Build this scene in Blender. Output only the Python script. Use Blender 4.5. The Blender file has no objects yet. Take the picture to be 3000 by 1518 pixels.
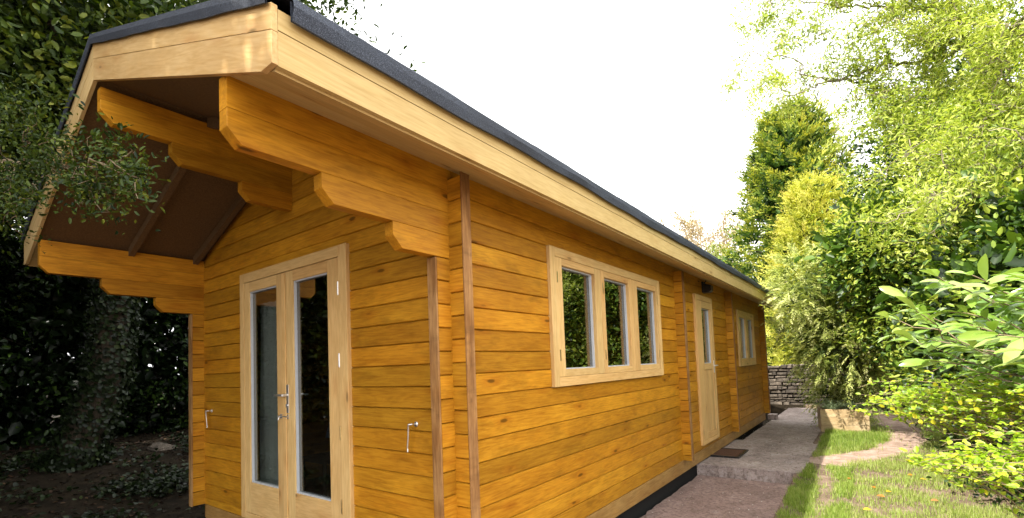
import bpy, math, random
import numpy as np
from mathutils import Vector, Matrix

S = bpy.context.scene
COL = S.collection
P = 0.14                      # log height
random.seed(7)
PI = math.pi

# ------------------------------------------------------------------ helpers
def tag(o, label=None, cat=None, group=None, kind=None):
    if label: o['label'] = label
    if cat: o['category'] = cat
    if group: o['group'] = group
    if kind: o['kind'] = kind
    return o

def empty(name, loc=(0, 0, 0), rz=0.0):
    o = bpy.data.objects.new(name, None)
    o.location = loc; o.rotation_euler = (0, 0, rz)
    o.empty_display_size = .1
    COL.objects.link(o)
    return o

class MB:
    """collects polygons with a per-vertex tint"""
    def __init__(s): s.v = []; s.f = []; s.t = []
    def add(s, vs, fs, tint=0.5):
        n = len(s.v)
        s.v += [tuple(v) for v in vs]; s.t += [tint] * len(vs)
        s.f += [tuple(n + i for i in f) for f in fs]
    def box(s, a, b, tint=0.5, rot=None, piv=None):
        x0, y0, z0 = a; x1, y1, z1 = b
        vs = [(x0,y0,z0),(x1,y0,z0),(x1,y1,z0),(x0,y1,z0),(x0,y0,z1),(x1,y0,z1),(x1,y1,z1),(x0,y1,z1)]
        if rot is not None:
            c = Vector(piv) if piv else Vector(((x0+x1)/2, (y0+y1)/2, (z0+z1)/2))
            vs = [tuple(c + rot @ (Vector(v) - c)) for v in vs]
        s.add(vs, [(0,3,2,1),(4,5,6,7),(0,1,5,4),(1,2,6,5),(2,3,7,6),(3,0,4,7)], tint)
    def prism(s, poly, ax, a, b, tint=0.5):
        """extrude 2D polygon along axis ax; poly is in the other two axes, in xyz order"""
        n = len(poly); vs = []
        for c in (a, b):
            for p in poly:
                vs.append({'x': (c, p[0], p[1]), 'y': (p[0], c, p[1]), 'z': (p[0], p[1], c)}[ax])
        s.add(vs, [tuple(range(n)), tuple(range(2*n-1, n-1, -1))] + [(i, n+i, n+(i+1) % n, (i+1) % n) for i in range(n)], tint)
    def tube(s, pts, rad, sides=8, tint=0.5, cap=True):
        pts = [Vector(p) for p in pts]; n = len(pts)
        if not hasattr(rad, '__len__'): rad = [rad]*n
        vs = []; ref = None
        for i, p in enumerate(pts):
            d = (pts[min(i+1, n-1)] - pts[max(i-1, 0)])
            if d.length < 1e-9: d = Vector((0, 0, 1))
            d.normalize()
            if ref is None: ref = d.orthogonal().normalized()
            u = (ref - d*ref.dot(d))
            if u.length < 1e-6: u = d.orthogonal()
            u.normalize(); ref = u
            w = d.cross(u)
            for k in range(sides):
                a = 2*PI*k/sides
                vs.append(p + (u*math.cos(a) + w*math.sin(a))*rad[i])
        fs = [(i*sides+k, i*sides+(k+1) % sides, (i+1)*sides+(k+1) % sides, (i+1)*sides+k) for i in range(n-1) for k in range(sides)]
        if cap: fs += [tuple(reversed(range(sides))), tuple((n-1)*sides+k for k in range(sides))]
        s.add(vs, fs, tint)
    def build(s, name, mat, parent=None, smooth=False, bevel=0, fix=True):
        me = bpy.data.meshes.new(name)
        me.from_pydata(s.v, [], s.f); me.update()
        at = me.attributes.new('tint', 'FLOAT', 'POINT'); at.data.foreach_set('value', s.t)
        if fix:
            import bmesh
            bm = bmesh.new(); bm.from_mesh(me)
            bmesh.ops.recalc_face_normals(bm, faces=bm.faces); bm.to_mesh(me); bm.free()
        if smooth:
            me.polygons.foreach_set('use_smooth', [True]*len(me.polygons))
        me.materials.append(mat)
        o = bpy.data.objects.new(name, me); COL.objects.link(o)
        if parent: o.parent = parent
        if bevel:
            m = o.modifiers.new('bev', 'BEVEL'); m.width = bevel; m.segments = 2; m.limit_method = 'ANGLE'; m.angle_limit = math.radians(40)
        return o

# ------------------------------------------------------------------ materials
def newmat(name):
    m = bpy.data.materials.new(name); m.use_nodes = True
    nt = m.node_tree
    for n in list(nt.nodes): nt.nodes.remove(n)
    out = nt.nodes.new('ShaderNodeOutputMaterial')
    return m, nt, out

class N:
    tilt = 0
    def __init__(s, nt): s.nt = nt
    def n(s, t, **k):
        x = s.nt.nodes.new(t)
        for a, b in k.items():
            if a.startswith('i_'):
                key = a[2:].replace('_', ' ')
                x.inputs[key].default_value = b
            else: setattr(x, a, b)
        return x
    def l(s, a, b): s.nt.links.new(a, b)
    def math(s, op, a, b=None, c=None):
        x = s.nt.nodes.new('ShaderNodeMath'); x.operation = op
        for i, q in enumerate((a, b, c)):
            if q is None: continue
            if isinstance(q, (int, float)): x.inputs[i].default_value = q
            else: s.l(q, x.inputs[i])
        return x.outputs[0]
    def ramp(s, fac, stops, interp='LINEAR'):
        x = s.nt.nodes.new('ShaderNodeValToRGB'); cr = x.color_ramp; cr.interpolation = interp
        while len(cr.elements) < len(stops): cr.elements.new(0.5)
        for e, (p, c) in zip(cr.elements, stops):
            e.position = p; e.color = (c[0], c[1], c[2], 1) if len(c) == 3 else c
        s.l(fac, x.inputs[0]); return x.outputs[0]
    def mix(s, fac, a, b, mode='MIX'):
        x = s.nt.nodes.new('ShaderNodeMix'); x.data_type = 'RGBA'; x.blend_type = mode
        for i, q in ((0, fac), (6, a), (7, b)):
            if isinstance(q, (int, float)): x.inputs[i].default_value = q
            elif isinstance(q, tuple): x.inputs[i].default_value = (*q, 1)
            else: s.l(q, x.inputs[i])
        return x.outputs[2]
    def noise(s, vec, scale, detail=4, rough=.55, dist=0):
        x = s.nt.nodes.new('ShaderNodeTexNoise')
        x.inputs['Scale'].default_value = scale; x.inputs['Detail'].default_value = detail
        x.inputs['Roughness'].default_value = rough; x.inputs['Distortion'].default_value = dist
        if vec is not None: s.l(vec, x.inputs['Vector'])
        return x.outputs['Fac']
    def coords(s, scale=(1, 1, 1), tinted=True):
        g = s.n('ShaderNodeNewGeometry')
        m = s.n('ShaderNodeMapping'); m.inputs['Scale'].default_value = scale
        pos = g.outputs['Position']
        if s.tilt:
            vr = s.n('ShaderNodeVectorRotate', rotation_type='Y_AXIS'); vr.inputs['Angle'].default_value = s.tilt; s.l(pos, vr.inputs['Vector']); pos = vr.outputs[0]
        s.l(pos, m.inputs['Vector'])
        if not tinted: return m.outputs[0], None
        a = s.n('ShaderNodeAttribute', attribute_name='tint')
        off = s.n('ShaderNodeVectorMath', operation='SCALE'); off.inputs[0].default_value = (37.1, 51.7, 23.3)
        s.l(a.outputs['Fac'], off.inputs['Scale'])
        ad = s.n('ShaderNodeVectorMath', operation='ADD')
        s.l(m.outputs[0], ad.inputs[0]); s.l(off.outputs[0], ad.inputs[1])
        return ad.outputs[0], a.outputs['Fac']

def wood(name, ax, c_light, c_dark, var=.25, knots=1.0, smudge=0.0, rough=.5, patch=0.0, bump=.25, tilt=0):
    m, nt, out = newmat(name); q = N(nt); q.tilt = tilt
    sc = {'x': (1.2, 16, 16), 'y': (16, 1.2, 16), 'z': (16, 16, 1.2)}[ax]
    v, t = q.coords(sc)
    rings = q.noise(v, 1.0, 3, .5, .6)
    fine = q.noise(v, 5.5, 4, .6, .2)
    lines = q.math('SINE', q.math('MULTIPLY', rings, 46.0))
    lines = q.math('MULTIPLY_ADD', lines, .5, .5)
    g = q.math('ADD', q.math('MULTIPLY', lines, .14), q.math('MULTIPLY', fine, .86))
    col = q.ramp(g, [(.28, c_dark), (.62, c_light)])
    # per piece variation
    k = q.math('MULTIPLY_ADD', q.math('FRACT', q.math('MULTIPLY', t, 7.31)), var, 1 - var*.55)
    vm = q.n('ShaderNodeVectorMath', operation='SCALE'); q.l(col, vm.inputs[0]); q.l(k, vm.inputs['Scale'])
    col = vm.outputs[0]
    # hue drift, piece by piece
    h = q.math('FRACT', q.math('MULTIPLY', t, 13.7))
    col = q.mix(q.math('MULTIPLY', h, .35), col, q.mix(1.0, col, (1.0, .72, .55), 'MULTIPLY'))
    if patch:
        pv, _ = q.coords({'x': (.9, 2.2, 2.2), 'y': (2.2, .9, 2.2), 'z': (2.2, 2.2, .9)}[ax])
        pn = q.noise(pv, 2.6, 4, .6)
        col = q.mix(q.ramp(pn, [(.38, (patch,)*3), (.62, (0, 0, 0))]), col, q.mix(1.0, col, (.62, .52, .40), 'MULTIPLY'))
        pn2 = q.noise(pv, 5.1, 3, .6)
        col = q.mix(q.ramp(pn2, [(.52, (0, 0, 0)), (.72, (patch*.55,)*3)]), col, q.mix(1.0, col, (1.35, 1.25, 1.0), 'MULTIPLY'))
    if knots:
        ks = {'x': (2.3, 7, 7), 'y': (7, 2.3, 7), 'z': (7, 7, 2.3)}[ax]
        kv, _ = q.coords(ks)
        vo = q.n('ShaderNodeTexVoronoi'); vo.feature = 'F1'; vo.inputs['Scale'].default_value = 1.0; q.l(kv, vo.inputs['Vector'])
        d = vo.outputs['Distance']
        sep = q.n('ShaderNodeSeparateColor'); q.l(vo.outputs['Color'], sep.inputs[0])
        on = q.math('GREATER_THAN', sep.outputs[0], .30)
        dd = q.math('ADD', d, q.math('MULTIPLY', fine, .07))
        halo = q.ramp(dd, [(.10, (1, 1, 1)), (.34, (0, 0, 0))])
        core = q.ramp(dd, [(.10, (1, 1, 1)), (.15, (0, 0, 0))])
        dk = tuple(c*.33 for c in c_dark)
        col = q.mix(q.math('MULTIPLY', q.math('MULTIPLY', halo, on), .6*knots), col, q.mix(1.0, col, (.78, .55, .4), 'MULTIPLY'))
        col = q.mix(q.math('MULTIPLY', q.math('MULTIPLY', core, on), .9*knots), col, dk)
    if smudge:
        sv, _ = q.coords((1.6, 1.6, 5))
        sn = q.noise(sv, 1.7, 4, .65)
        sm = q.ramp(sn, [(.55, (0, 0, 0)), (.74, (1, 1, 1))])
        col = q.mix(q.math('MULTIPLY', sm, smudge), col, tuple(c*.30 for c in c_dark))
    b = q.n('ShaderNodeBsdfPrincipled'); q.l(col, b.inputs['Base Color'])
    b.inputs['Roughness'].default_value = rough
    rr = q.math('MULTIPLY_ADD', fine, .25, rough-.12); q.l(rr, b.inputs['Roughness'])
    b.inputs['Specular IOR Level'].default_value = .22
    bp = q.n('ShaderNodeBump'); bp.inputs['Strength'].default_value = bump; bp.inputs['Distance'].default_value = .003
    q.l(g, bp.inputs['Height']); q.l(bp.outputs[0], b.inputs['Normal'])
    q.l(b.outputs[0], out.inputs[0])
    return m

def simple(name, col, rough=.5, metal=0, var=0.0, scale=20, bump=0, spec=.5):
    m, nt, out = newmat(name); q = N(nt)
    b = q.n('ShaderNodeBsdfPrincipled'); b.inputs['Roughness'].default_value = rough; b.inputs['Metallic'].default_value = metal
    b.inputs['Specular IOR Level'].default_value = spec
    v, t = q.coords((1, 1, 1), False)
    n = q.noise(v, scale, 5, .6)
    c = q.ramp(n, [(.3, tuple(x*(1-var) for x in col)), (.7, tuple(min(1, x*(1+var)) for x in col))])
    q.l(c, b.inputs['Base Color'])
    if bump:
        bp = q.n('ShaderNodeBump'); bp.inputs['Strength'].default_value = bump; bp.inputs['Distance'].default_value = .01
        q.l(n, bp.inputs['Height']); q.l(bp.outputs[0], b.inputs['Normal'])
    q.l(b.outputs[0], out.inputs[0]); return m

OR_L, OR_D = (.60, .292, .020), (.42, .178, .010)
M = {}
for ax in 'xyz':
    M['stain_'+ax] = wood('stained_log_'+ax, ax, OR_L, OR_D, var=.34, knots=1.0, smudge=.42, rough=.50, patch=.45)
    M['pine_'+ax] = wood('untreated_pine_'+ax, ax, (.80, .55, .24), (.66, .41, .15), var=.20, knots=.8, rough=.5, patch=.25, bump=.12)
M['fascia_y'] = wood('pale_fascia_y', 'y', (.66, .51, .23), (.54, .39, .15), var=.14, knots=.8, rough=.55, patch=.2, bump=.1)
M['barge_l'] = wood('pale_barge_left', 'x', (.76, .57, .28), (.64, .43, .17), var=.14, knots=.9, rough=.5, patch=.3, bump=.1, tilt=.364)
M['barge_x'] = wood('pale_barge_x', 'x', (.76, .57, .28), (.64, .43, .17), var=.14, knots=.9, rough=.5, patch=.3, bump=.1, tilt=-.364)
M['base_y'] = wood('grey_base_y', 'y', (.50, .30, .10), (.34, .18, .05), var=.15, knots=.5, patch=.6)
M['base_x'] = wood('grey_base_x', 'x', (.50, .30, .10), (.34, .18, .05), var=.15, knots=.5, patch=.6)
M['strip'] = wood('weathered_strip', 'z', (.46, .27, .11), (.26, .14, .055), var=.2, knots=.4, smudge=.5, rough=.8, patch=.9)
M['chip'] = simple('shaded_brown_board', (.15, .085, .034), .85, var=.35, scale=90)  # board brown, darkened further so the colour carries the porch shade
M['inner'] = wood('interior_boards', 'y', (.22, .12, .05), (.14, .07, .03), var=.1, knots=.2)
M['plank'] = wood('planter_plank', 'x', (.66, .56, .35), (.48, .39, .23), var=.15, knots=.4, patch=.6, rough=.8)
M['metal'] = simple('brushed_steel', (.88, .88, .88), .42, metal=1, var=.08, scale=60)
M['brass'] = simple('dull_brass', (.55, .42, .20), .35, metal=1, var=.15, scale=60)
M['black'] = simple('black_membrane', (.006, .006, .006), .85, var=.3, scale=30)
M['dark_plastic'] = simple('dark_plastic', (.012, .012, .013), .4)
M['spacer'] = simple('pale_spacer', (.55, .57, .60), .4, var=.05)
M['coir'] = simple('coir', (.085, .035, .016), .95, var=.45, scale=160, bump=.6)
def stone_mat():
    m, nt, out = newmat('wall_stone'); q = N(nt)
    v, t = q.coords((1, 1, 1))
    n = q.noise(v, 7, 6, .65); f = q.noise(v, 45, 4, .6)
    c = q.ramp(q.math('ADD', q.math('MULTIPLY', n, .6), q.math('MULTIPLY', f, .4)), [(.35, (.03, .024, .018)), (.5, (.10, .08, .06)), (.65, (.22, .18, .14))])
    k = q.math('MULTIPLY_ADD', q.math('FRACT', q.math('MULTIPLY', t, 9.7)), .7, .6)
    vm = q.n('ShaderNodeVectorMath', operation='SCALE'); q.l(c, vm.inputs[0]); q.l(k, vm.inputs['Scale'])
    b = q.n('ShaderNodeBsdfPrincipled'); q.l(vm.outputs[0], b.inputs['Base Color']); b.inputs['Roughness'].default_value = .9
    bp = q.n('ShaderNodeBump'); bp.inputs['Strength'].default_value = .7; bp.inputs['Distance'].default_value = .01
    q.l(q.math('ADD', n, f), bp.inputs['Height']); q.l(bp.outputs[0], b.inputs['Normal']); q.l(b.outputs[0], out.inputs[0]); return m
M['stone'] = stone_mat()
M['cloth_grey'] = simple('curtain_cloth', (.85, .84, .82), .9, var=.12, scale=120)
M['cloth_blue'] = simple('pale_cloth', (.50, .58, .72), .9, var=.12, scale=40)

def felt_mat():
    m, nt, out = newmat('mineral_felt'); q = N(nt)
    v, _ = q.coords((1, 1, 1), False)
    n = q.noise(v, 260, 3, .7); n2 = q.noise(v, 3.5, 4, .6)
    c = q.ramp(n, [(.38, (.012, .016, .026)), (.52, (.034, .044, .068)), (.68, (.14, .165, .22))])
    c = q.mix(q.ramp(n2, [(.35, (.45,)*3), (.65, (0, 0, 0))]), c, (.022, .026, .036))
    b = q.n('ShaderNodeBsdfPrincipled'); q.l(c, b.inputs['Base Color']); b.inputs['Roughness'].default_value = .75
    bp = q.n('ShaderNodeBump'); bp.inputs['Strength'].default_value = .5; bp.inputs['Distance'].default_value = .004
    q.l(n, bp.inputs['Height']); q.l(bp.outputs[0], b.inputs['Normal']); q.l(b.outputs[0], out.inputs[0]); return m
M['felt'] = felt_mat()

def glass_mat():
    m, nt, out = newmat('window_glass'); q = N(nt)
    fr = q.n('ShaderNodeFresnel'); gg = q.n('ShaderNodeNewGeometry')
    q.l(q.math('MULTIPLY_ADD', gg.outputs['Backfacing'], 1/2.6-2.6, 2.6), fr.inputs['IOR'])
    tr = q.n('ShaderNodeBsdfTransparent'); tr.inputs[0].default_value = (.70, .73, .71, 1)
    gl = q.n('ShaderNodeBsdfGlossy'); gl.inputs['Roughness'].default_value = .0; gl.inputs['Color'].default_value = (.95, .97, .97, 1)
    mx = q.n('ShaderNodeMixShader'); q.l(fr.outputs[0], mx.inputs[0]); q.l(tr.outputs[0], mx.inputs[1]); q.l(gl.outputs[0], mx.inputs[2])
    q.l(mx.outputs[0], out.inputs[0]); return m
M['glass'] = glass_mat()

def conc_mat(name, pink=0.0, moss=.4, k=1.0):
    m, nt, out = newmat(name); q = N(nt)
    v, _ = q.coords((1, 1, 1), False)
    a = q.noise(v, 2.2, 6, .65); f = q.noise(v, 70, 4, .7); s = q.noise(v, 9, 5, .7, .4)
    c = q.ramp(a, [(.3, (.19, .15, .135)), (.5, (.34, .275, .25)), (.7, (.50, .43, .40))])
    c = q.mix(q.ramp(f, [(.4, (0, 0, 0)), (.7, (.55,)*3)]), c, (.46, .41, .39))
    c = q.mix(q.ramp(f, [(.28, (.6,)*3), (.42, (0, 0, 0))]), c, (.07, .055, .05))
    c = q.mix(q.ramp(s, [(.56, (0, 0, 0)), (.74, (.75,)*3)]), c, (.50, .48, .47))
    c = q.mix(q.math('MULTIPLY', q.ramp(s, [(.30, (1, 1, 1)), (.46, (0, 0, 0))]), moss), c, (.075, .075, .035))
    g2 = q.noise(v, 26, 5, .75)
    c = q.mix(q.ramp(g2, [(.40, (.75,)*3), (.52, (0, 0, 0))]), c, q.mix(1.0, c, (.45, .42, .38), 'MULTIPLY'))
    c = q.mix(pink, c, q.mix(1.0, c, (1.12*k, .90*k, .84*k), 'MULTIPLY'))
    b = q.n('ShaderNodeBsdfPrincipled'); q.l(c, b.inputs['Base Color']); b.inputs['Roughness'].default_value = .85
    bp = q.n('ShaderNodeBump'); bp.inputs['Strength'].default_value = .6; bp.inputs['Distance'].default_value = .012
    q.l(q.math('ADD', f, s), bp.inputs['Height']); q.l(bp.outputs[0], b.inputs['Normal']); q.l(b.outputs[0], out.inputs[0]); return m
M['paving'] = conc_mat('rough_concrete', 1.0, .35, .72)
M['slab'] = conc_mat('slab_concrete', .2, .45)

def soil_mat(name, c0, c1, c2, sc=6, east=None):
    m, nt, out = newmat(name); q = N(nt)
    v, _ = q.coords((1, 1, 1), False)
    a = q.noise(v, sc, 7, .65); f = q.noise(v, sc*11, 4, .7)
    c = q.ramp(q.math('ADD', q.math('MULTIPLY', a, .6), q.math('MULTIPLY', f, .4)), [(.36, c0), (.5, c1), (.64, c2)])
    if east:   # paler earth on the open east side; west kept darker to carry its shade
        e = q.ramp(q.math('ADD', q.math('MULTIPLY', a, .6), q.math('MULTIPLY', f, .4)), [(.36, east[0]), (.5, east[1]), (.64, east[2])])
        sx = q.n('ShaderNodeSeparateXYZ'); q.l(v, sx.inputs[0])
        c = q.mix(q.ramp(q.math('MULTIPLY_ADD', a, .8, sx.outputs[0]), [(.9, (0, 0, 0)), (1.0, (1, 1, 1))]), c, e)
    b = q.n('ShaderNodeBsdfPrincipled'); q.l(c, b.inputs['Base Color']); b.inputs['Roughness'].default_value = .95
    b.inputs['Specular IOR Level'].default_value = .15
    bp = q.n('ShaderNodeBump'); bp.inputs['Strength'].default_value = .7; bp.inputs['Distance'].default_value = .02
    q.l(q.math('ADD', a, f), bp.inputs['Height']); q.l(bp.outputs[0], b.inputs['Normal']); q.l(b.outputs[0], out.inputs[0]); return m
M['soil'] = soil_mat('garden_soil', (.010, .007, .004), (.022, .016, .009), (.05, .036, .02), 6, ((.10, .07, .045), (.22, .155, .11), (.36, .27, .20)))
M['darksoil'] = soil_mat('leaf_mould', (.012, .008, .005), (.03, .020, .012), (.075, .045, .025))
M['dirt'] = soil_mat('trodden_dirt', (.27, .18, .13), (.44, .31, .24), (.60, .46, .38), 5)

def leaf_mat(name, cols, trans=.3, rough=.45, spec=.4):
    m, nt, out = newmat(name); q = N(nt)
    a = q.n('ShaderNodeAttribute', attribute_name='tint')
    n = len(cols)
    c = q.ramp(a.outputs['Fac'], [(i/(n-1), cc) for i, cc in enumerate(cols)])
    b = q.n('ShaderNodeBsdfPrincipled'); q.l(c, b.inputs['Base Color']); b.inputs['Roughness'].default_value = rough
    b.inputs['Specular IOR Level'].default_value = spec
    t = q.n('ShaderNodeBsdfTranslucent')
    q.l(q.mix(1.0, c, (1.15, 1.2, .55), 'MULTIPLY'), t.inputs[0])
    mx = q.n('ShaderNodeMixShader'); mx.inputs[0].default_value = trans
    q.l(b.outputs[0], mx.inputs[1]); q.l(t.outputs[0], mx.inputs[2]); q.l(mx.outputs[0], out.inputs[0]); return m

def bark_mat(name, c0, c1, sc=30):
    m, nt, out = newmat(name); q = N(nt)
    v, _ = q.coords((1, 1, .25), False)
    a = q.noise(v, sc, 6, .7, .5)
    c = q.ramp(a, [(.35, c0), (.65, c1)])
    b = q.n('ShaderNodeBsdfPrincipled'); q.l(c, b.inputs['Base Color']); b.inputs['Roughness'].default_value = .9
    bp = q.n('ShaderNodeBump'); bp.inputs['Strength'].default_value = .8; bp.inputs['Distance'].default_value = .02
    q.l(a, bp.inputs['Height']); q.l(bp.outputs[0], b.inputs['Normal']); q.l(b.outputs[0], out.inputs[0]); return m
M['bark'] = bark_mat('brown_bark', (.03, .022, .014), (.11, .085, .055))
M['palebark'] = bark_mat('pale_bark', (.16, .13, .085), (.40, .34, .23), 18)
M['twig'] = bark_mat('twig_bark', (.20, .14, .08), (.42, .32, .19), 40)

M['l_willow'] = leaf_mat('willow_leaf', [(.06, .11, .015), (.28, .38, .04), (.50, .57, .09), (.62, .66, .22)], .4)
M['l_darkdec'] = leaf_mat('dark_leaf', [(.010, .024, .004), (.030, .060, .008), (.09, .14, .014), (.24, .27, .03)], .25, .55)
M['l_conifer'] = leaf_mat('conifer_leaf', [(.012, .04, .012), (.08, .16, .025), (.34, .40, .05), (.62, .58, .09)], .25, .6)
M['l_gold'] = leaf_mat('golden_leaf', [(.28, .33, .04), (.54, .55, .07), (.76, .72, .15), (.80, .64, .20)], .3, .6)
M['l_cyp'] = leaf_mat('cypress_leaf', [(.04, .07, .015), (.26, .33, .06), (.60, .65, .19), (.80, .80, .38)], .32, .55)
M['l_mixed'] = leaf_mat('mixed_leaf', [(.012, .03, .006), (.08, .16, .018), (.30, .40, .05), (.52, .56, .09)], .3, .4)
M['l_laurel'] = leaf_mat('laurel_leaf', [(.05, .13, .015), (.13, .26, .03), (.24, .38, .06), (.36, .46, .12)], .25, .22, .6)
M['l_privet'] = leaf_mat('privet_leaf', [(.13, .24, .01), (.30, .48, .02), (.52, .68, .07), (.80, .70, .05)], .38, .35)
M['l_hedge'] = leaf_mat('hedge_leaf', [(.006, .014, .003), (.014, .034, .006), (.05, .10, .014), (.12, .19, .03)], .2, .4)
M['l_soft'] = leaf_mat('soft_leaf', [(.13, .17, .05), (.26, .31, .09), (.38, .40, .16), (.44, .42, .20)], .35, .7)
M['l_bare'] = leaf_mat('beige_leaf', [(.34, .25, .16), (.44, .33, .21), (.50, .40, .26), (.42, .40, .20)], .35, .8)
M['grass'] = leaf_mat('grass_blade', [(.12, .20, .025), (.26, .38, .05), (.44, .52, .13), (.66, .60, .32)], .35, .5)
M['l_grey'] = leaf_mat('greygreen_leaf', [(.14, .20, .10), (.24, .32, .17), (.34, .42, .24), (.42, .48, .30)], .3, .6)
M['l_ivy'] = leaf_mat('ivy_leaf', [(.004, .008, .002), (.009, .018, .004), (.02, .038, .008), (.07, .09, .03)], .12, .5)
M['l_litter'] = leaf_mat('dry_leaf', [(.012, .006, .004), (.03, .015, .008), (.07, .035, .016), (.22, .14, .07)], .1, .8)

# ------------------------------------------------------------------ the cabin
cabin = empty('log_cabin', (0, 0, 0))
tag(cabin, 'long orange-stained log cabin with black felt roof, glass doors and deep porch overhang', 'log cabin')

W = 3.636; WI = .073; YE = 10.19
RX = -W/2
def zu(x):  # roof underside
    return 2.52 - .382*x if x > RX else 2.52 - .382*(-W - x)
def zt(x):
    return 2.746 - .381*x if x > RX else 2.746 - .381*(-W - x)

def log(mb, ax, a0, a1, f, s, th, z0, z1, tint=None, clip=None, ch=True):
    """one machined log: profile with V grooves, along axis ax; f face coordinate, s outward sign"""
    if tint is None: tint = random.random()
    f += random.uniform(-.0012, .0012)*1.0
    c = min(.0065, (z1-z0)*.3); g = .011
    if ch: prof = [(0, z0+c), (0, z1-c), (-g, z1-.0008), (-th+g, z1-.0008), (-th, z1-c), (-th, z0+c), (-th+g, z0+.0008), (-g, z0+.0008)]
    else: prof = [(0, z0), (0, z1), (-th, z1), (-th, z0)]
    vs = []
    for e in (0, 1):
        for d, z in prof:
            a = (a0, a1)[e]
            if clip: 
                lo, hi = clip(z); a = min(max(a, lo), hi)
            p = f + s*d
            vs.append((a, p, z) if ax == 'x' else (p, a, z))
    n = len(prof)
    mb.add(vs, [tuple(range(n)), tuple(range(2*n-1, n-1, -1))] + [(i, n+i, n+(i+1) % n, (i+1) % n) for i in range(n)], tint)

def wall(mb, ax, a0, a1, f, s, z0, z1, half=False, holes=(), clip=None, th=.07):
    zs = []
    z = -P/2 if half else 0.0
    while z < z1 - 1e-6:
        lo, hi = max(z, z0), min(z+P, z1)
        if hi - lo > .01: zs.append((lo, hi))
        z += P
    for lo, hi in zs:
        t0 = random.random()
        cuts = [h for h in holes if h[2] < hi-1e-4 and h[3] > lo+1e-4]
        segs = [(a0, a1, lo, hi, True)]
        for h in cuts:
            new = []
            for q0, q1, l2, h2, c in segs:
                if h[1] <= q0 or h[0] >= q1: new.append((q0, q1, l2, h2, c)); continue
                if h[0] > q0: new.append((q0, h[0], l2, h2, c))
                if h[1] < q1: new.append((h[1], q1, l2, h2, c))
                if l2 < h[2]-.004: new.append((max(q0, h[0]), min(q1, h[1]), l2, h[2], False))
                if h2 > h[3]+.004: new.append((max(q0, h[0]), min(q1, h[1]), h[3], h2, False))
            segs = new
        for q0, q1, l2, h2, c in segs:
            # long logs are butted from shorter lengths now and then
            log(mb, ax, q0, q1, f, s, th, l2, h2, t0, clip, c)

# right-hand long wall (face x = 0)
mb = MB()
H = [(1.16, 3.49, 1.18, 2.18), (5.04, 5.89, .10, 2.18), (7.84, 9.29, 1.18, 2.14)]
wall(mb, 'y', -.105, YE+.105, 0, 1, 0, 14*P, holes=H)
wall(mb, 'y', .035, YE+.105, 0, 1, 14*P, 18*P, holes=H)
mb.build('side_wall', M['stain_y'], cabin)
# left long wall
mb = MB()
wall(mb, 'y', -.105, YE+.105, -W, -1, 0, 14*P)
wall(mb, 'y', .035, YE+.105, -W, -1, 14*P, 18*P)
mb.build('side_wall', M['stain_y'], cabin)
# front gable wall (face y = 0), half offset
def gclip(z):
    if z <= 2.5: return (-1e9, 1e9)
    x = (2.52 - z)/.382
    return (-W - x, x)
mb = MB()
HF = [(-2.64, -1.05, -.2, 2.20)]
wall(mb, 'x', -W-.105, .105, 0, -1, 0, 17.5*P, True, HF)
for r in range(18, 23):
    z0 = (r-.5)*P; z1 = z0+P
    if z0 > 3.2: break
    z1 = min(z1, 3.2)
    log(mb, 'x', -W, 0, 0, -1, .07, z0, z1, None, gclip)
mb.build('front_wall', M['stain_x'], cabin)
mb = MB()
wall(mb, 'x', -W-.105, .105, YE, 1, 0, 17.5*P, True)
for r in range(18, 23):
    z0 = (r-.5)*P; z1 = min(z0+P, 3.2)
    log(mb, 'x', -W, 0, YE, 1, .07, z0, z1, None, gclip)
mb.build('rear_wall', M['stain_x'], cabin)
# partitions whose log ends pass through the side wall
for y in (4.18, 6.94):
    mb = MB(); wall(mb, 'x', -W, .105, y, -1, 0, 17.5*P, True, [(-2.2, -1.4, -.1, 2.0)] if y > 5 else [(-2.6, -1.8, -.1, 2.0)])
    o = mb.build('cross_wall', M['stain_x'], cabin)

# weathered strips screwed over the log ends
def strip(x0, x1, y0, y1, z0, z1):
    mb = MB()
    n = 14
    # slightly wandering edge like a hand cut cover strip
    mb.box((x0, y0, z0), (x1, y1, z1), random.random())
    return mb.build('corner_strip', M['strip'], cabin, bevel=.003)
strip(-.071, .001, -.119, -.106, .0, 1.955)
strip(-W-.001, -W+.074, -.119, -.106, .0, 1.955)
strip(.106, .119, -.001, .072, 0, 2.47)
strip(.106, .117, 4.179, 4.252, 0.0, 2.44)
strip(.106, .117, 6.939, 7.012, 0.0, 2.44)
strip(.106, .117, YE-.072, YE+.001, 0, 2.44)

# stepped corbels carrying the overhang
def corbel(name, xa, xb, y_in, y_out, z0, z1, parent, zclip=None, cut=.058):
    mb = MB()
    c = .005
    poly = [(y_in, z0), (y_out+cut, z0), (y_out, z0+cut*1.05), (y_out, z1), (y_in, z1)]
    mb.prism(poly, 'x', xa, xb, random.random())
    return mb.build(name, M['stain_y'], parent, bevel=.0025)
def beam(xa, xb, rows, y_in):
    root = None
    for (r0, r1, yo, cut) in rows:
        o = corbel('purlin' if root is None else 'corbel', xa, xb, y_in, yo, r0*P+.0005, r1*P-.0005, cabin if root is None else root, cut=cut)
        if root is None: root = o
    return root
for xa in (-.070, -W+.0005):
    beam(xa, xa+.0695, [(16, 17, -1.245, .058), (17, 18, -1.245, .0001), (15, 16, -.834, .062), (14, 15, -.422, .062)], .034)
# ridge purlin
def ridge_top(mb, z0):
    xa, xb = -1.853, -1.783
    return None
xa, xb = RX-.035, RX+.035
beam(xa, xb, [(21, 22, -1.245, .07), (22, 22.55, -1.245, .0001), (20, 21, -.86, .062), (19, 20, -.40, .062)], .0)

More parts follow.
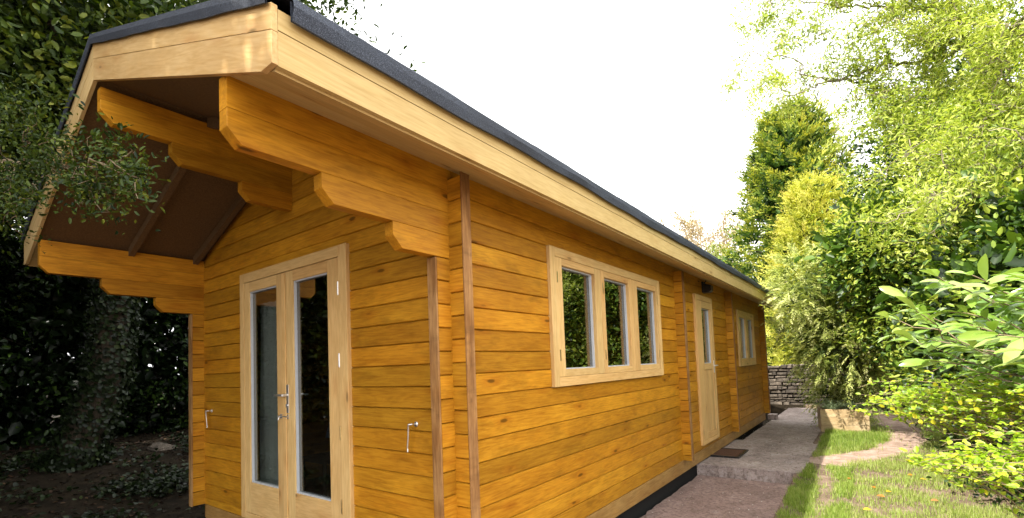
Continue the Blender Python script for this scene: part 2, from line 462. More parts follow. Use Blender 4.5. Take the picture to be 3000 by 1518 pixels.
# roof
roof = MB()
def slope_slab(mb, x0, x1, y0, y1, fz0, fz1, tint=.5):
    mb.add([(x0,y0,fz0(x0)),(x1,y0,fz0(x1)),(x1,y1,fz0(x1)),(x0,y1,fz0(x0)),(x0,y0,fz1(x0)),(x1,y0,fz1(x1)),(x1,y1,fz1(x1)),(x0,y1,fz1(x0))],
           [(0,3,2,1),(4,5,6,7),(0,1,5,4),(1,2,6,5),(2,3,7,6),(3,0,4,7)], tint)
YR0, YR1 = -1.250, 10.36
slope_slab(roof, RX, .391, YR0, YR1, lambda x: zu(x)+.004, lambda x: zt(x)-.01)
slope_slab(roof, -W-.391, RX, YR0, YR1, lambda x: zu(x)+.004 if x > -9 else 0, lambda x: zt(x)-.01)
roof = roof.build('roof', M['chip'], cabin)
# soffit boards along both eaves (pale, butt jointed)
for side in (0, 1):
    mb = MB(); y = YR0+.002
    while y < YR1-.01:
        y2 = min(y + random.choice((1.2, 1.35, 1.9)), YR1-.002)
        for k in range(4):
            xa, xb = .002+.0972*k, .0985+.0972*k
            if side: xa, xb = -W-xb, -W-xa
            slope_slab(mb, xa, xb, y, y2-.003, lambda x: zu(x)-.010, lambda x: zu(x)+.002, random.random())
        y = y2
    mb.build('soffit', M['fascia_y'] if 'fascia_y' in M else M['pine_y'], roof)
# felt
def felt(side):
    mb = MB(); ys = np.arange(-1.275, YR1+.02, .06); 
    sx = lambda x: x if side == 0 else -W-x
    nx = 12
    rng = np.random.default_rng(3+side)
    xs = list(np.linspace(RX, .436, nx)) 
    idx = {}
    vs = []
    for j, y in enumerate(ys):
        for i, x in enumerate(xs):
            z = 2.746 - .381*x + .058 + .003*math.sin(y*5+i)+rng.normal(0, .0012)
            vs.append((sx(x), y, z))
        # rolled edge then drip
        wob = .006*math.sin(y*2.1)+.004*math.sin(y*7.3+1)
        ze = 2.746-.381*.436+.058
        vs.append((sx(.450), y, ze-.014)); vs.append((sx(.453+.003*math.sin(y*9)+.004*(int(y+5) % 2)), y, ze-.05)); vs.append((sx(.446), y, ze-.092+wob)); vs.append((sx(.436), y, ze-.092+wob))
        vs.append((sx(.434), y, ze-.02))
    m = nx+5
    fs = [(j*m+i, j*m+i+1, (j+1)*m+i+1, (j+1)*m+i) for j in range(1, len(ys)-1) for i in range(m-1)]
    fs += [(i, i+1, m+i+1, m+i) for i in range(nx)]
    mb.add(vs, fs)
    mb.build('felt', M['felt'], roof)
    # front upstand over the bargeboard
    mb = MB(); n = 40; vs = []
    for j in range(n+1):
        x = RX + (.408-RX)*j/n
        zz = 2.746-.381*x
        w = .002*math.sin(x*6)+.0015*math.sin(x*17+side)
        for (yy, dz) in ((-1.255, .060), (-1.276, .062), (-1.292, .050), (-1.296+w*.5, .02), (-1.290, -.014+w), (-1.284, -.014+w), (-1.283, .02)):
            vs.append((sx(x), yy, zz+dz))
    fs = [(j*7+i, j*7+i+1, (j+1)*7+i+1, (j+1)*7+i) for j in range(n) for i in range(6)]
    mb.add(vs, fs)
    mb.build('felt', M['felt'], roof)
felt(0); felt(1)
# bargeboards: two boards each
for side in (0, 1):
    sx = (lambda x: x) if side == 0 else (lambda x: -W-x)
    mb = MB()
    e = .4155
    top = [(RX, zt(RX)+.002), (e, 2.746-.381*e), (e, 2.746-.381*e-.097), (RX, zt(RX)-.100)]
    bot = [(RX, zt(RX)-.1015), (e, 2.746-.381*e-.0985), (e, 2.372), (.337, 2.371), (RX, 3.199)]
    for k, poly in enumerate((top, bot)):
        mb.prism([(sx(a), b) for a, b in poly], 'y', -1.273-(.0 if k else .001), -1.251, .2+.37*k+.1*side)
    mb.build('bargeboard', M['barge_l' if side else 'barge_x'], roof, bevel=.0015)
# fascia boards: wide lower and narrow upper
for side in (0, 1):
    sx = (lambda x: x) if side == 0 else (lambda x: -W-x)
    for k, (z0, z1) in enumerate(((2.371, 2.497), (2.500, 2.575))):
        mb = MB(); y = -1.2505; 
        for y2 in ((3.6, 8.1, YR1) if k == 0 else (2.1, 6.5, YR1)):
            xx = sorted((sx(.392), sx(.414+.002*k)))
            mb.box((xx[0], y, z0), (xx[1], y2-.0012, z1), random.random()); y = y2
        mb.build('fascia_board', M['fascia_y'], roof)
# rafters under the overhang, in the shade-darkened board colour
for y in (-.64, -.10):
    for side in (0, 1):
        sx = (lambda x: x) if side == 0 else (lambda x: -W-x)
        mb = MB()
        poly = [(RX+.036, zu(RX)+.001-.07), (RX+.036, zu(RX)-.012), (-.012, zu(0)), (-.072, zu(0)-.05)]
        poly = [(sx(RX+.036), 3.204-.075), (sx(RX+.036), 3.204), (sx(-.071), zu(0)+.03), (sx(-.071), zu(0)+.03-.075)]
        mb.prism(poly, 'y', y, y+.045, random.random())
        mb.build('rafter', M['chip'], roof)

# base beams and the dark gap under them
mb = MB(); mb.box((-.09, .0, -.150), (.004, YE, -.001), .3); mb.build('base_beam', M['base_y'], cabin, bevel=.002)
mb = MB(); mb.box((-W+.1, .002, -.150), (-.091, .1, -.001), .6); mb.build('base_beam', M['base_x'], cabin, bevel=.002)
mb = MB(); mb.box((-W, .03, -.150), (-W+.09, YE, -.001), .8); mb.build('base_beam', M['base_y'], cabin)
mb = MB(); mb.box((-W+.02, .04, -.55), (-.055, YE-.05, -.152), .3); mb.build('foundation', M['black'], cabin)
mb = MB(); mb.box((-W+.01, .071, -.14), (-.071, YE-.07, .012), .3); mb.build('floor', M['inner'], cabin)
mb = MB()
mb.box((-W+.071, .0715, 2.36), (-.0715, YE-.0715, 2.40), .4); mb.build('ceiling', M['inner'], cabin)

# ---- generic framed opening helper: bars as (u0,u1,z0,z1) in plane
def bars(mb, ax, lst, f0, f1, t=None):
    for (u0, u1, z0, z1) in lst:
        tt = random.random() if t is None else t
        if ax == 'y': mb.box((f0, u0, z0), (f1, u1, z1), tt)
        else: mb.box((u0, f0, z0), (u1, f1, z1), tt)

def frame_bars(u0, u1, z0, z1, wl, wr, wt, wb):
    return [(u0, u0+wl, z0, z1), (u1-wr, u1, z0, z1)], [(u0+wl, u1-wr, z1-wt, z1), (u0+wl, u1-wr, z0, z0+wb)]

def two(name, ax, v, h, f0, f1, parent, bevel=.003, extra_h=()):
    """vertical and horizontal members share one object with two grain directions"""
    mb = MB(); bars(mb, ax, v, f0, f1)
    nv = len(mb.f)
    bars(mb, ax, list(h), f0+(.0 if f0 > f1 else 0), f1-.0008*(1 if f1 > f0 else -1))
    o = mb.build(name, M['pine_z'], parent, bevel=bevel)
    o.data.materials.append(M['pine_'+ax])
    mi = [0]*nv + [1]*(len(mb.f)-nv)
    o.data.polygons.foreach_set('material_index', mi)
    return o

def window(u0, u1, z0, z1, sashes, gz0, gz1, plates):
    fr_v, fr_h = frame_bars(u0, u1, z0, z1, .075, .075, .075, .075)
    win = two('window', 'y', fr_v, fr_h, -.06, .030, cabin)
    for i, (s0, s1, g0, g1) in enumerate(sashes):
        vv = [(s0, g0, z0+.0765, z1-.0765), (g1, s1, z0+.0765, z1-.0765)]
        hh = [(g0, g1, gz1, z1-.0765), (g0, g1, z0+.0765, gz0)]
        sa = two('casement', 'y', vv, hh, -.05, .0255, win)
        mb = MB(); mb.box((-.034, g0-.004, gz0-.004), (-.030, g1+.004, gz1+.004)); mb.build('glass_pane', M['glass'], win)
        mb = MB()
        bars(mb, 'y', [(g0-.001, g0+.012, gz0, gz1), (g1-.012, g1+.001, gz0, gz1), (g0+.012, g1-.012, gz0-.001, gz0+.010), (g0+.012, g1-.012, gz1-.010, gz1+.001)], -.029, -.008)
        mb.build('glazing_bead', M['spacer'], win)
    for (py, pz) in plates:
        mb = MB(); mb.box((.026, py-.008, pz-.045), (.0285, py+.008, pz+.045)); mb.build('hinge', M['brass'], win, bevel=.001)
    return win
# triple window
w1 = window(1.10, 3.55, 1.12, 2.24, [(1.177, 1.985, 1.285, 1.865), (1.99, 2.735, 2.065, 2.635), (2.74, 3.473, 2.86, 3.425)], 1.255, 2.105,
            [(1.205, 1.37), (1.205, 2.0), (2.022, 1.37), (2.022, 2.0), (3.452, 1.37), (3.452, 2.0)])
w1['label'] = 'wide pine window with three tall panes'
w2 = window(7.78, 9.35, 1.12, 2.20, [(7.857, 8.56, 7.93, 8.50), (8.565, 9.273, 8.70, 9.23)], 1.265, 2.07, [(7.885, 1.37), (7.885, 1.98), (9.25, 1.37), (9.25, 1.98)])
w2['label'] = 'smaller pine window with two panes near the far end'

# french doors on the gable
fv = [(-2.681, -2.603, .02, 2.24), (-1.108, -1.007, .02, 2.24)]; fh = [(-2.603, -1.108, 2.155, 2.24), (-2.603, -1.108, .02, .075)]
fd = two('french_door', 'x', fv, fh, -.030, .06, cabin)
fd['label'] = 'pair of glazed pine doors with steel handles under the porch gable'
def leaf(x0, x1, g0, g1):
    vv = [(x0, g0, .078, 2.152), (g1, x1, .078, 2.152)]
    hh = [(g0, g1, 2.063, 2.152), (g0, g1, .078, .346)]
    o = two('door_leaf', 'x', vv, hh, -.024, .035, fd)
    mb = MB(); mb.box((g0-.004, .008, .342), (g1+.004, .012, 2.067)); mb.build('glass_pane', M['glass'], fd)
    mb = MB()
    bars(mb, 'x', [(g0-.001, g0+.012, .346, 2.063), (g1-.012, g1+.001, .346, 2.063), (g0+.012, g1-.012, .345, .357), (g0+.012, g1-.012, 2.052, 2.064)], -.012, .007)
    mb.build('glazing_bead', M['spacer'], fd)
leaf(-2.600, -1.888, -2.512, -2.02); leaf(-1.885, -1.111, -1.755, -1.258)
mb = MB(); mb.box((-1.915, -.036, .09), (-1.862, -.0245, 2.145), .77); mb.build('cover_strip', M['pine_z'], fd, bevel=.004)
for z in (1.918, 1.387, .859, .334):
    mb = MB(); mb.tube([(-1.1095, -.030, z-.045), (-1.1095, -.030, z+.045)], .0075, 10)
    mb.tube([(-1.1095, -.030, z-.05), (-1.1095, -.030, z-.046)], .0055, 10); mb.tube([(-1.1095, -.030, z+.046), (-1.1095, -.030, z+.052)], .0055, 10)
    mb.build('hinge', M['metal' if z > 1 else 'brass'], fd, smooth=False)
mb = MB()
mb.box((-1.862, -.0325, .985), (-1.828, -.0245, 1.215))
mb.tube([(-1.845, -.03, 1.13), (-1.845, -.075, 1.13)], .011, 12)
mb.tube([(-1.842, -.075, 1.13), (-1.90, -.078, 1.131), (-1.965, -.074, 1.128)], [.010, .009, .008], 12)
mb.tube([(-1.845, -.025, 1.045), (-1.845, -.042, 1.045)], .013, 14)
mb.tube([(-1.845, -.03, 1.13), (-1.845, .075, 1.13)], .007, 10)
mb.tube([(-1.845, .072, 1.13), (-1.72, .075, 1.13)], [.009, .008], 10)
mb.build('door_handle', M['metal'], fd, bevel=.001)
mb = MB()
mb.box((-1.972, -.030, .935), (-1.940, -.0245, .972)); mb.box((-1.866, -.030, .935), (-1.834, -.0245, .972))
mb.tube([(-1.99, -.036, .954), (-1.83, -.036, .954)], .005, 8)
mb.tube([(-1.956, -.036, .954), (-1.956, -.05, .945), (-1.956, -.052, .925)], .005, 8)
mb.build('door_latch', M['metal'], fd)

# side door
sd_v = [(5.0, 5.08, .058, 2.24), (5.88, 5.93, .058, 2.24)]; sd_h = [(5.08, 5.88, 2.165, 2.24), (5.08, 5.88, .058, .115)]
sd = two('side_door', 'y', sd_v, sd_h, -.06, .032, cabin)
sd['label'] = 'narrow pine side door with a glass upper half and boarded lower half'
vv = [(5.083, 5.335, .118, 2.162), (5.815, 5.877, .118, 2.162)]
hh = [(5.335, 5.815, 2.058, 2.162), (5.335, 5.815, 1.13, 1.22), (5.335, 5.815, .118, .20)]
two('door_leaf', 'y', vv, hh, -.05, .024, sd)
mb = MB(); y = 5.336
while y < 5.80:
    mb.prism([(y+.004, -.01), (y, -.004+.0), ], 'z', 0, 1) if 0 else mb.box((-.03, y, .2005), (.012, min(y+.066, 5.814), 1.1295), random.random())
    mb.v[-8:] = mb.v[-8:]
    y += .0685
mb.build('door_panel', M['pine_z'], sd, bevel=.006)
mb = MB(); mb.box((-.034, 5.331, 1.216), (-.030, 5.819, 2.062)); mb.build('glass_pane', M['glass'], sd)
mb = MB(); bars(mb, 'y', [(5.334, 5.346, 1.22, 2.058), (5.803, 5.816, 1.22, 2.058), (5.346, 5.803, 1.219, 1.23), (5.346, 5.803, 2.048, 2.059)], -.029, -.006); mb.build('glazing_bead', M['spacer'], sd)
mb = MB(); mb.box((.0245, 5.832, 1.07), (.033, 5.858, 1.26)); mb.tube([(.03, 5.845, 1.18), (.085, 5.845, 1.18)], .010, 10)
mb.tube([(.083, 5.848, 1.18), (.086, 5.78, 1.178), (.082, 5.735, 1.176)], [.010, .008, .008], 10); mb.build('door_handle', M['metal'], sd)

# outdoor lamp over the side door
mb = MB(); mb.box((.0005, 5.50, 2.30), (.022, 5.64, 2.47))
mb.prism([(.022, 2.44), (.135, 2.405), (.135, 2.325), (.10, 2.30), (.022, 2.30)], 'y', 5.505, 5.635)
mb.tube([(.022, 5.57, 2.46), (.05, 5.57, 2.475), (.05, 5.57, 2.50)], .008, 8)
mb.build('wall_lamp', M['dark_plastic'], cabin, bevel=.006)

# door hooks (hold the doors open)
def hook(x, z, L, lean):
    mb = MB()
    mb.tube([(x+.012, -.001, z), (x+.012, -.008, z)], .017, 16)
    mb.tube([(x+.012, -.005, z), (x+.012, -.040, z+.004), (x+.004, -.048, z)], .0055, 10)
    mb.tube([(x+.006, -.047, z+.004), (x-.008, -.050, z+.002), (x-.012, -.048, z-.015), (x-.010+lean*.5, -.044, z-L*.5), (x-.012+lean, -.040, z-L+.02), (x-.014+lean, -.036, z-L), (x-.006+lean, -.045, z-L-.006)], [.0055, .0065, .006, .0055, .0055, .006, .005], 10)
    o = mb.build('door_hook', M['metal'], cabin, smooth=True)
hook(-.342, .955, .165, -.022)
hook(-3.388, .958, .160, .004)

# things inside the front room
mb = MB(); n = 60; vs = []; x0, x1 = -2.70, -2.22
for j in range(9):
    z = 1.98 - 1.92*j/8
    for i in range(n+1):
        u = i/n; x = x0 + (x1-x0)*u*(.92+.08*math.cos(j*.4))
        vs.append((x, .16+.028*math.sin(u*34+.3*math.sin(j*.7))+.01*math.sin(u*11+j*.5), z))
mb.add(vs, [(j*(n+1)+i, j*(n+1)+i+1, (j+1)*(n+1)+i+1, (j+1)*(n+1)+i) for j in range(8) for i in range(n)])
cur = mb.build('curtain', M['cloth_grey'], None, smooth=True, fix=False)
tag(cur, 'pale grey full-length curtain hanging behind the left glass door', 'curtain')
m = cur.modifiers.new('s', 'SOLIDIFY'); m.thickness = .003
ch = empty('chair', (-2.42, .72, .012))
tag(ch, 'dark dining chair draped with a pale cloth, dimly seen through the right glass door', 'chair')
mb = MB(); mb.box((-.22, -.22, .42), (.22, .22, .46)); mb.build('seat', M['bark'], ch, bevel=.01)
mb = MB(); mb.box((-.20, .17, .46), (.20, .20, .95)); mb.build('backrest', M['bark'], ch, bevel=.01)
for sx_ in (-.19, .19):
    for sy_ in (-.19, .19):
        mb = MB(); mb.tube([(sx_, sy_, 0), (sx_, sy_, .42)], .018, 8); mb.build('leg', M['bark'], ch)
mb = MB(); vs = []
for j in range(13):
    a = j/12
    for i in range(15):
        u = i/14*2-1
        w = .16+.10*a
        yy = .13 - .02*a - .018*math.sin(u*9+a*3)
        zz = 1.02 - .42*a - .05*u*u*(1-a)
        vs.append((u*w-2.42, .72+yy-.02*(1-a), zz+.012))
mb.add(vs, [(j*15+i, j*15+i+1, (j+1)*15+i+1, (j+1)*15+i) for j in range(12) for i in range(14)])
cl = mb.build('draped_cloth', M['cloth_blue'], None, smooth=True)
m = cl.modifiers.new('s', 'SOLIDIFY'); m.thickness = .006
tag(cl, 'pale bluish cloth draped over the chair back inside the cabin', 'cloth')

# ------------------------------------------------------------------ ground
def fnoise(x, y, s=1.0, ph=0.0):
    return (np.sin(x*1.7*s+ph)*np.cos(y*2.3*s+1.3+ph)+.5*np.sin(x*4.1*s+2+ph)*np.sin(y*3.7*s+ph)+.25*np.sin(x*9.3*s+y*7.1*s+ph))/1.75

def ground_h(x, y):
    x = np.asarray(x, float); y = np.asarray(y, float)
    h = -.22 + .015*fnoise(x, y, 1.5) + 0*x
    h = np.where((x > 1.1) & (y < 4.4), h-.06*np.clip((4.4-y)/1.5, 0, 1), h)
    h = h + np.clip(x-3.2, 0, 6)*.05
    # bank rising on the left under the trees
    l = np.clip((-x-4.2)/4.0, 0, 1)
    h = h + l*l*(3-2*l)*.42 - np.clip((-x-3.4), 0, .5)*.12
    h = h + np.clip((y-11), 0, 30)*.05
    h = np.where((y > 4.7) & (x > 1.0), np.maximum(h, -.185+.008*fnoise(x, y, 3)), h)
    # sunk below the concrete and the cabin
    under = (x > -3.75) & (x < 1.12) & (y > -3) & (y < 13.4)
    return np.where(under & (x > -.4), -.42, np.where(under, h-.12, h))

def grid(name, xs, ys, hf, mat, dz=0):
    X, Y = np.meshgrid(xs, ys); Z = hf(X, Y)+dz
    V = np.stack([X.ravel(), Y.ravel(), Z.ravel()], 1); nx, ny = len(xs), len(ys)
    i, j = np.meshgrid(np.arange(nx-1), np.arange(ny-1)); a = (j*nx+i).ravel()
    F = np.stack([a, a+1, a+nx+1, a+nx], 1)
    return npmesh(name, V, F, None, mat, True)

def npmesh(name, V, F, T, mat, smooth=False, parent=None):
    me = bpy.data.meshes.new(name)
    me.vertices.add(len(V)); me.vertices.foreach_set('co', np.ascontiguousarray(V, np.float32).ravel())
    k = F.shape[1]
    me.loops.add(F.size); me.loops.foreach_set('vertex_index', F.astype(np.int32).ravel())
    me.polygons.add(len(F)); me.polygons.foreach_set('loop_start', np.arange(0, F.size, k, dtype=np.int32))
    if smooth: me.polygons.foreach_set('use_smooth', np.ones(len(F), bool))
    if T is not None:
        a = me.attributes.new('tint', 'FLOAT', 'POINT'); a.data.foreach_set('value', np.ascontiguousarray(T, np.float32))
    me.update(calc_edges=True)
    me.materials.append(mat)
    o = bpy.data.objects.new(name, me); COL.objects.link(o)
    if parent: o.parent = parent
    return o

xs = np.concatenate([np.linspace(-220, -16, 14), np.linspace(-15, -4, 50), np.linspace(-3.95, 4.5, 170), np.linspace(4.7, 14, 30), np.linspace(18, 220, 14)])
ys = np.concatenate([np.linspace(-200, -12, 12), np.linspace(-11, -1, 36), np.linspace(-.9, 13.5, 200), np.linspace(13.8, 30, 30), np.linspace(34, 260, 16)])
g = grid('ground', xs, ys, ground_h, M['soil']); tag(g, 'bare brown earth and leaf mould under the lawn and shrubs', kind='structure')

# lower path (concrete, z=-.32) and raised slab (z=-.17)
def rough_slab(name, x0, x1, y0, y1, ztop, zbot, mat, seed, step=.09, chip=.012):
    rng = np.random.default_rng(seed)
    nx = max(2, int((x1-x0)/step)); ny = max(2, int((y1-y0)/step))
    mb = MB(); idx = np.zeros((ny+1, nx+1), int); vs = []
    for j in range(ny+1):
        for i in range(nx+1):
            x = x0+(x1-x0)*i/nx; y = y0+(y1-y0)*j/ny
            if i in (0, nx): x += rng.normal(0, chip*.5)
            if j in (0, ny): y += rng.normal(0, chip*.5)
            z = ztop + .004*float(fnoise(x, y, 3, seed))
            if i in (0, nx) or j in (0, ny): z -= abs(rng.normal(0, chip*.35))
            idx[j, i] = len(vs); vs.append((x, y, z))
    fs = [(idx[j, i], idx[j, i+1], idx[j+1, i+1], idx[j+1, i]) for j in range(ny) for i in range(nx)]
    ring = [idx[0, i] for i in range(nx+1)] + [idx[j, nx] for j in range(1, ny+1)] + [idx[ny, i] for i in range(nx-1, -1, -1)] + [idx[j, 0] for j in range(ny-1, 0, -1)]
    low = []
    for r in ring:
        x, y, z = vs[r]; low.append(len(vs)); vs.append((x+rng.normal(0, .004), y+rng.normal(0, .004), zbot))
    n = len(ring)
    fs += [(ring[k], low[k], low[(k+1) % n], ring[(k+1) % n]) for k in range(n)]
    mb.add(vs, fs)
    o = mb.build(name, mat, None); 
    return o
o = rough_slab('path', -.018, 1.175, -2.9, 4.86, -.318, -.45, M['paving'], 2); tag(o, 'lower pinkish concrete path running along the cabin wall', kind='structure')
o = rough_slab('pavement', -.03, 1.225, 4.868, 7.22, -.168, -.45, M['slab'], 5, chip=.016); tag(o, 'raised rough concrete slab outside the side door', kind='structure')
o = rough_slab('pavement', .10, 1.15, 7.225, 13.3, -.171, -.45, M['slab'], 9); tag(o, 'far stretch of raised concrete path leading to the stone wall', kind='structure')

# trodden dirt path across the grass
def dirt_path(pts, ws, name, label, seed):
    rng = np.random.default_rng(seed)
    pts = np.array(pts, float); seg = np.linalg.norm(np.diff(pts, axis=0), axis=1); cum = np.r_[0, np.cumsum(seg)]
    n = int(cum[-1]/.07); t = np.linspace(0, cum[-1], n)
    cx_, cy_ = np.interp(t, cum, pts[:, 0]), np.interp(t, cum, pts[:, 1]); w = np.interp(t, cum, ws)
    k = np.ones(9)/9
    pad = lambda a: np.convolve(np.pad(a, 4, mode='edge'), k, 'valid')
    cx_, cy_ = pad(cx_), pad(cy_)
    dx, dy = np.gradient(cx_), np.gradient(cy_); L = np.hypot(dx, dy); nxn, nyn = -dy/L, dx/L
    m = 9; V = []
    wob = pad(rng.normal(0, .16, n))+rng.normal(0, .02, n); wob2 = pad(rng.normal(0, .16, n))+rng.normal(0, .02, n)
    for i in range(n):
        endf = min(1, i/4, (n-1-i)/4)**.5
        for j in range(m):
            u = j/(m-1)*2-1
            ww = (w[i]*.5 + (wob[i] if u > 0 else wob2[i]))*endf
            x, y = cx_[i]+nxn[i]*u*ww, cy_[i]+nyn[i]*u*ww
            V.append((x, y, 0))
    V = np.array(V); V[:, 2] = ground_h(V[:, 0], V[:, 1]) + .006
    i, j = np.meshgrid(np.arange(m-1), np.arange(n-1)); a = (j*m+i).ravel()
    F = np.stack([a, a+1, a+m+1, a+m], 1)
    if label: tag(npmesh(name, V, F, None, M['dirt'], True), label, kind='structure')
    return np.stack([cx_, cy_, w*.5], 1)
D1 = dirt_path([(1.24, 5.55), (1.6, 6.0), (2.1, 6.9), (2.42, 8.0), (2.45, 9.3), (2.32, 10.6), (2.3, 12.2)], [.55, .60, .62, .62, .60, .6, .6], 'dirt_path', 'trodden pinkish dirt path curving from the slab past the planter', 1)
D2 = dirt_path([(1.36, 5.5), (1.50, 4.7), (1.52, 4.1), (1.50, 3.3), (1.55, 2.4)], [.30, .34, .30, .22, .16], 'dirt_path', None, 2)


def dirt_factor(x, y):
    f = np.zeros_like(x)
    for D, kk in ((D1, 1.0), (D2, 1.25)):
        d = np.min(np.hypot(x[:, None]-D[None, ::2, 0], y[:, None]-D[None, ::2, 1]) - D[None, ::2, 2], axis=1)
        f = np.maximum(f, kk*np.clip(1 - (d+.15)/.14, 0, 1))
    return f

# ------------------------------------------------------------------ leaves engine
def unit(a): return a/np.maximum(np.linalg.norm(a, axis=-1, keepdims=True), 1e-9)
TPL = {
 'r': (np.array([(0,0,0),(.5,.5,.08),(1,0,-.04),(.5,-.5,.08)]), np.array([(0,1,2,3)])),
 'o': (np.array([(0,0,0),(.3,.46,.08),(.72,.40,.05),(1,0,-.10),(.72,-.40,.05),(.3,-.46,.08)]), np.array([(0,1,2,3),(0,3,4,5)])),
 'l': (np.array([(0,0,0),(.12,0,.0),(.12,.16,.01),(.12,-.16,.01),(.38,0,0),(.38,.44,.05),(.38,-.44,.05),(.68,0,-.03),(.68,.46,.02),(.68,-.46,.02),(.88,0,-.08),(.88,.26,-.06),(.88,-.26,-.06),(1,0,-.13)]),
       np.array([(0,0,1,2),(0,3,1,1),(1,4,5,2),(1,3,6,4),(4,7,8,5),(4,6,9,7),(7,10,11,8),(7,9,12,10),(10,13,13,11),(10,12,13,13)])),
 'b': (np.array([(0,-.5,0),(0,.5,0),(.55,.35,.0),(.55,-.35,0),(1,0,-.12)]), np.array([(0,1,2,3),(3,2,4,4)])),
}
class LV:
    def __init__(s): s.V = []; s.F = []; s.T = []; s.n = 0
    def add(s, Pp, A, Nn, L, Wd, kind, tint):
        tv, tf = TPL[kind]; n = len(Pp); k = len(tv)
        A = unit(A); Sd = unit(np.cross(Nn, A)); Nn = np.cross(A, Sd)
        L = np.broadcast_to(L, (n,)); Wd = np.broadcast_to(Wd, (n,))
        V = Pp[:, None, :] + A[:, None, :]*(tv[None, :, 0, None]*L[:, None, None]) + Sd[:, None, :]*(tv[None, :, 1, None]*Wd[:, None, None]) + Nn[:, None, :]*(tv[None, :, 2, None]*L[:, None, None])
        F = tf[None]+(np.arange(n)*k)[:, None, None]+s.n
        s.V.append(V.reshape(-1, 3)); s.F.append(F.reshape(-1, 4)); s.T.append(np.repeat(np.clip(tint, 0, 1), k)); s.n += n*k
    def build(s, name, mat, parent=None, smooth=False):
        V = np.concatenate(s.V); F = np.concatenate(s.F); T = np.concatenate(s.T)
        # degenerate quads -> polygons made of triangles
        me = bpy.data.meshes.new(name)
        keep = np.ones(F.shape, bool)
        for c in range(4):
            keep[:, c] = F[:, c] != F[:, (c+1) % 4]
        cnt = keep.sum(1); ok = cnt >= 3; F = F[ok]; keep = keep[ok]; cnt = cnt[ok]
        loops = F[keep]
        me.vertices.add(len(V)); me.vertices.foreach_set('co', V.astype(np.float32).ravel())
        me.loops.add(len(loops)); me.loops.foreach_set('vertex_index', loops.astype(np.int32))
        me.polygons.add(len(F)); me.polygons.foreach_set('loop_start', np.r_[0, np.cumsum(cnt)[:-1]].astype(np.int32))
        if smooth: me.polygons.foreach_set('use_smooth', np.ones(len(F), bool))
        a = me.attributes.new('tint', 'FLOAT', 'POINT'); a.data.foreach_set('value', T.astype(np.float32))
        me.update(calc_edges=True); me.materials.append(mat)
        o = bpy.data.objects.new(name, me); COL.objects.link(o)
        if parent: o.parent = parent
        return o

def clumps(lv, rng, C, O, R, n, L, Wd, kind='o', tint=.5, tv=.2, out=.6, rnd=.8, up=.2, nup=.6, flat=1.0):
    """n leaves round every clump centre C with outward direction O"""
    K = len(C)
    R = np.broadcast_to(R, (K,)); tint = np.broadcast_to(tint, (K,))
    c = np.repeat(C, n, 0); o = np.repeat(O, n, 0)
    g = rng.normal(0, 1, (K*n, 3)); g[:, 2] *= flat
    p = c + g*np.repeat(R, n)[:, None]*.5
    A = o*out + rng.normal(0, 1, (K*n, 3))*rnd*.6 + np.array([0, 0, up])
    Nn = np.array([0, 0, nup]) + o*.5 + rng.normal(0, .45, (K*n, 3))
    sz = rng.uniform(.7, 1.25, K*n)
    t = np.repeat(tint, n) + rng.normal(0, tv, K*n)
    lv.add(p, A, Nn, L*sz, Wd*sz, kind, t)

def sprays(lv, rng, C, O, L, n, nl, nw, tint=.5, tv=.12, droop=.3, kind='r', fan=.55, tipt=.25):
    """flat feathery sprays (cypress / conifer): needles along a drooping axis"""
    K = len(C); tint = np.broadcast_to(tint, (K,)); Ls = L*rng.uniform(.6, 1.3, K)
    A = unit(O + rng.normal(0, .35, (K, 3)))
    up = np.array([0, 0, 1.]) + rng.normal(0, .5, (K, 3)); Sd = unit(np.cross(up, A))
    u = np.tile(np.linspace(.0, 1, n), (K, 1)) + rng.normal(0, .03, (K, n))
    side = np.where(np.arange(n) % 2 == 0, 1., -1.)[None, :]
    P0 = C[:, None, :] + A[:, None, :]*(u*Ls[:, None])[..., None] - np.array([0, 0, 1.])*(u*u*Ls[:, None]*droop)[..., None]
    off = Sd[:, None, :]*side[..., None]*fan
    ax = A[:, None, :]*(.8) + off*rng.uniform(.4, 1.3, (K, n))[..., None] + rng.normal(0, .16, (K, n, 3)) - np.array([0, 0, .25*droop])
    nn = np.cross(Sd, A)[:, None, :] + rng.normal(0, .35, (K, n, 3))
    sz = (1.15-.7*u)*rng.uniform(.8, 1.2, (K, n))
    t = tint[:, None] + tipt*(u-.5) + rng.normal(0, tv, (K, n))
    lv.add(P0.reshape(-1, 3), ax.reshape(-1, 3), nn.reshape(-1, 3), (nl*sz).ravel(), (nw*sz).ravel(), kind, t.ravel())

def blob(rng, n, c, r, lump=.16, lo=.82, hi=1.05, zmin=-1.0, seed=0):
    """points near the surface of a lumpy ellipsoid -> centres, outward normals"""
    d = unit(rng.normal(0, 1, (n*2, 3))); d = d[d[:, 2] > zmin][:n]
    k = 1 + lump*(np.sin(d[:, 0]*5+seed)*np.cos(d[:, 1]*6+seed*2)+.7*np.sin(d[:, 2]*8+d[:, 0]*7+seed))
    s = rng.uniform(lo, hi, len(d))*k
    r = np.array(r)
    return np.array(c)+d*s[:, None]*r, unit(d/r)

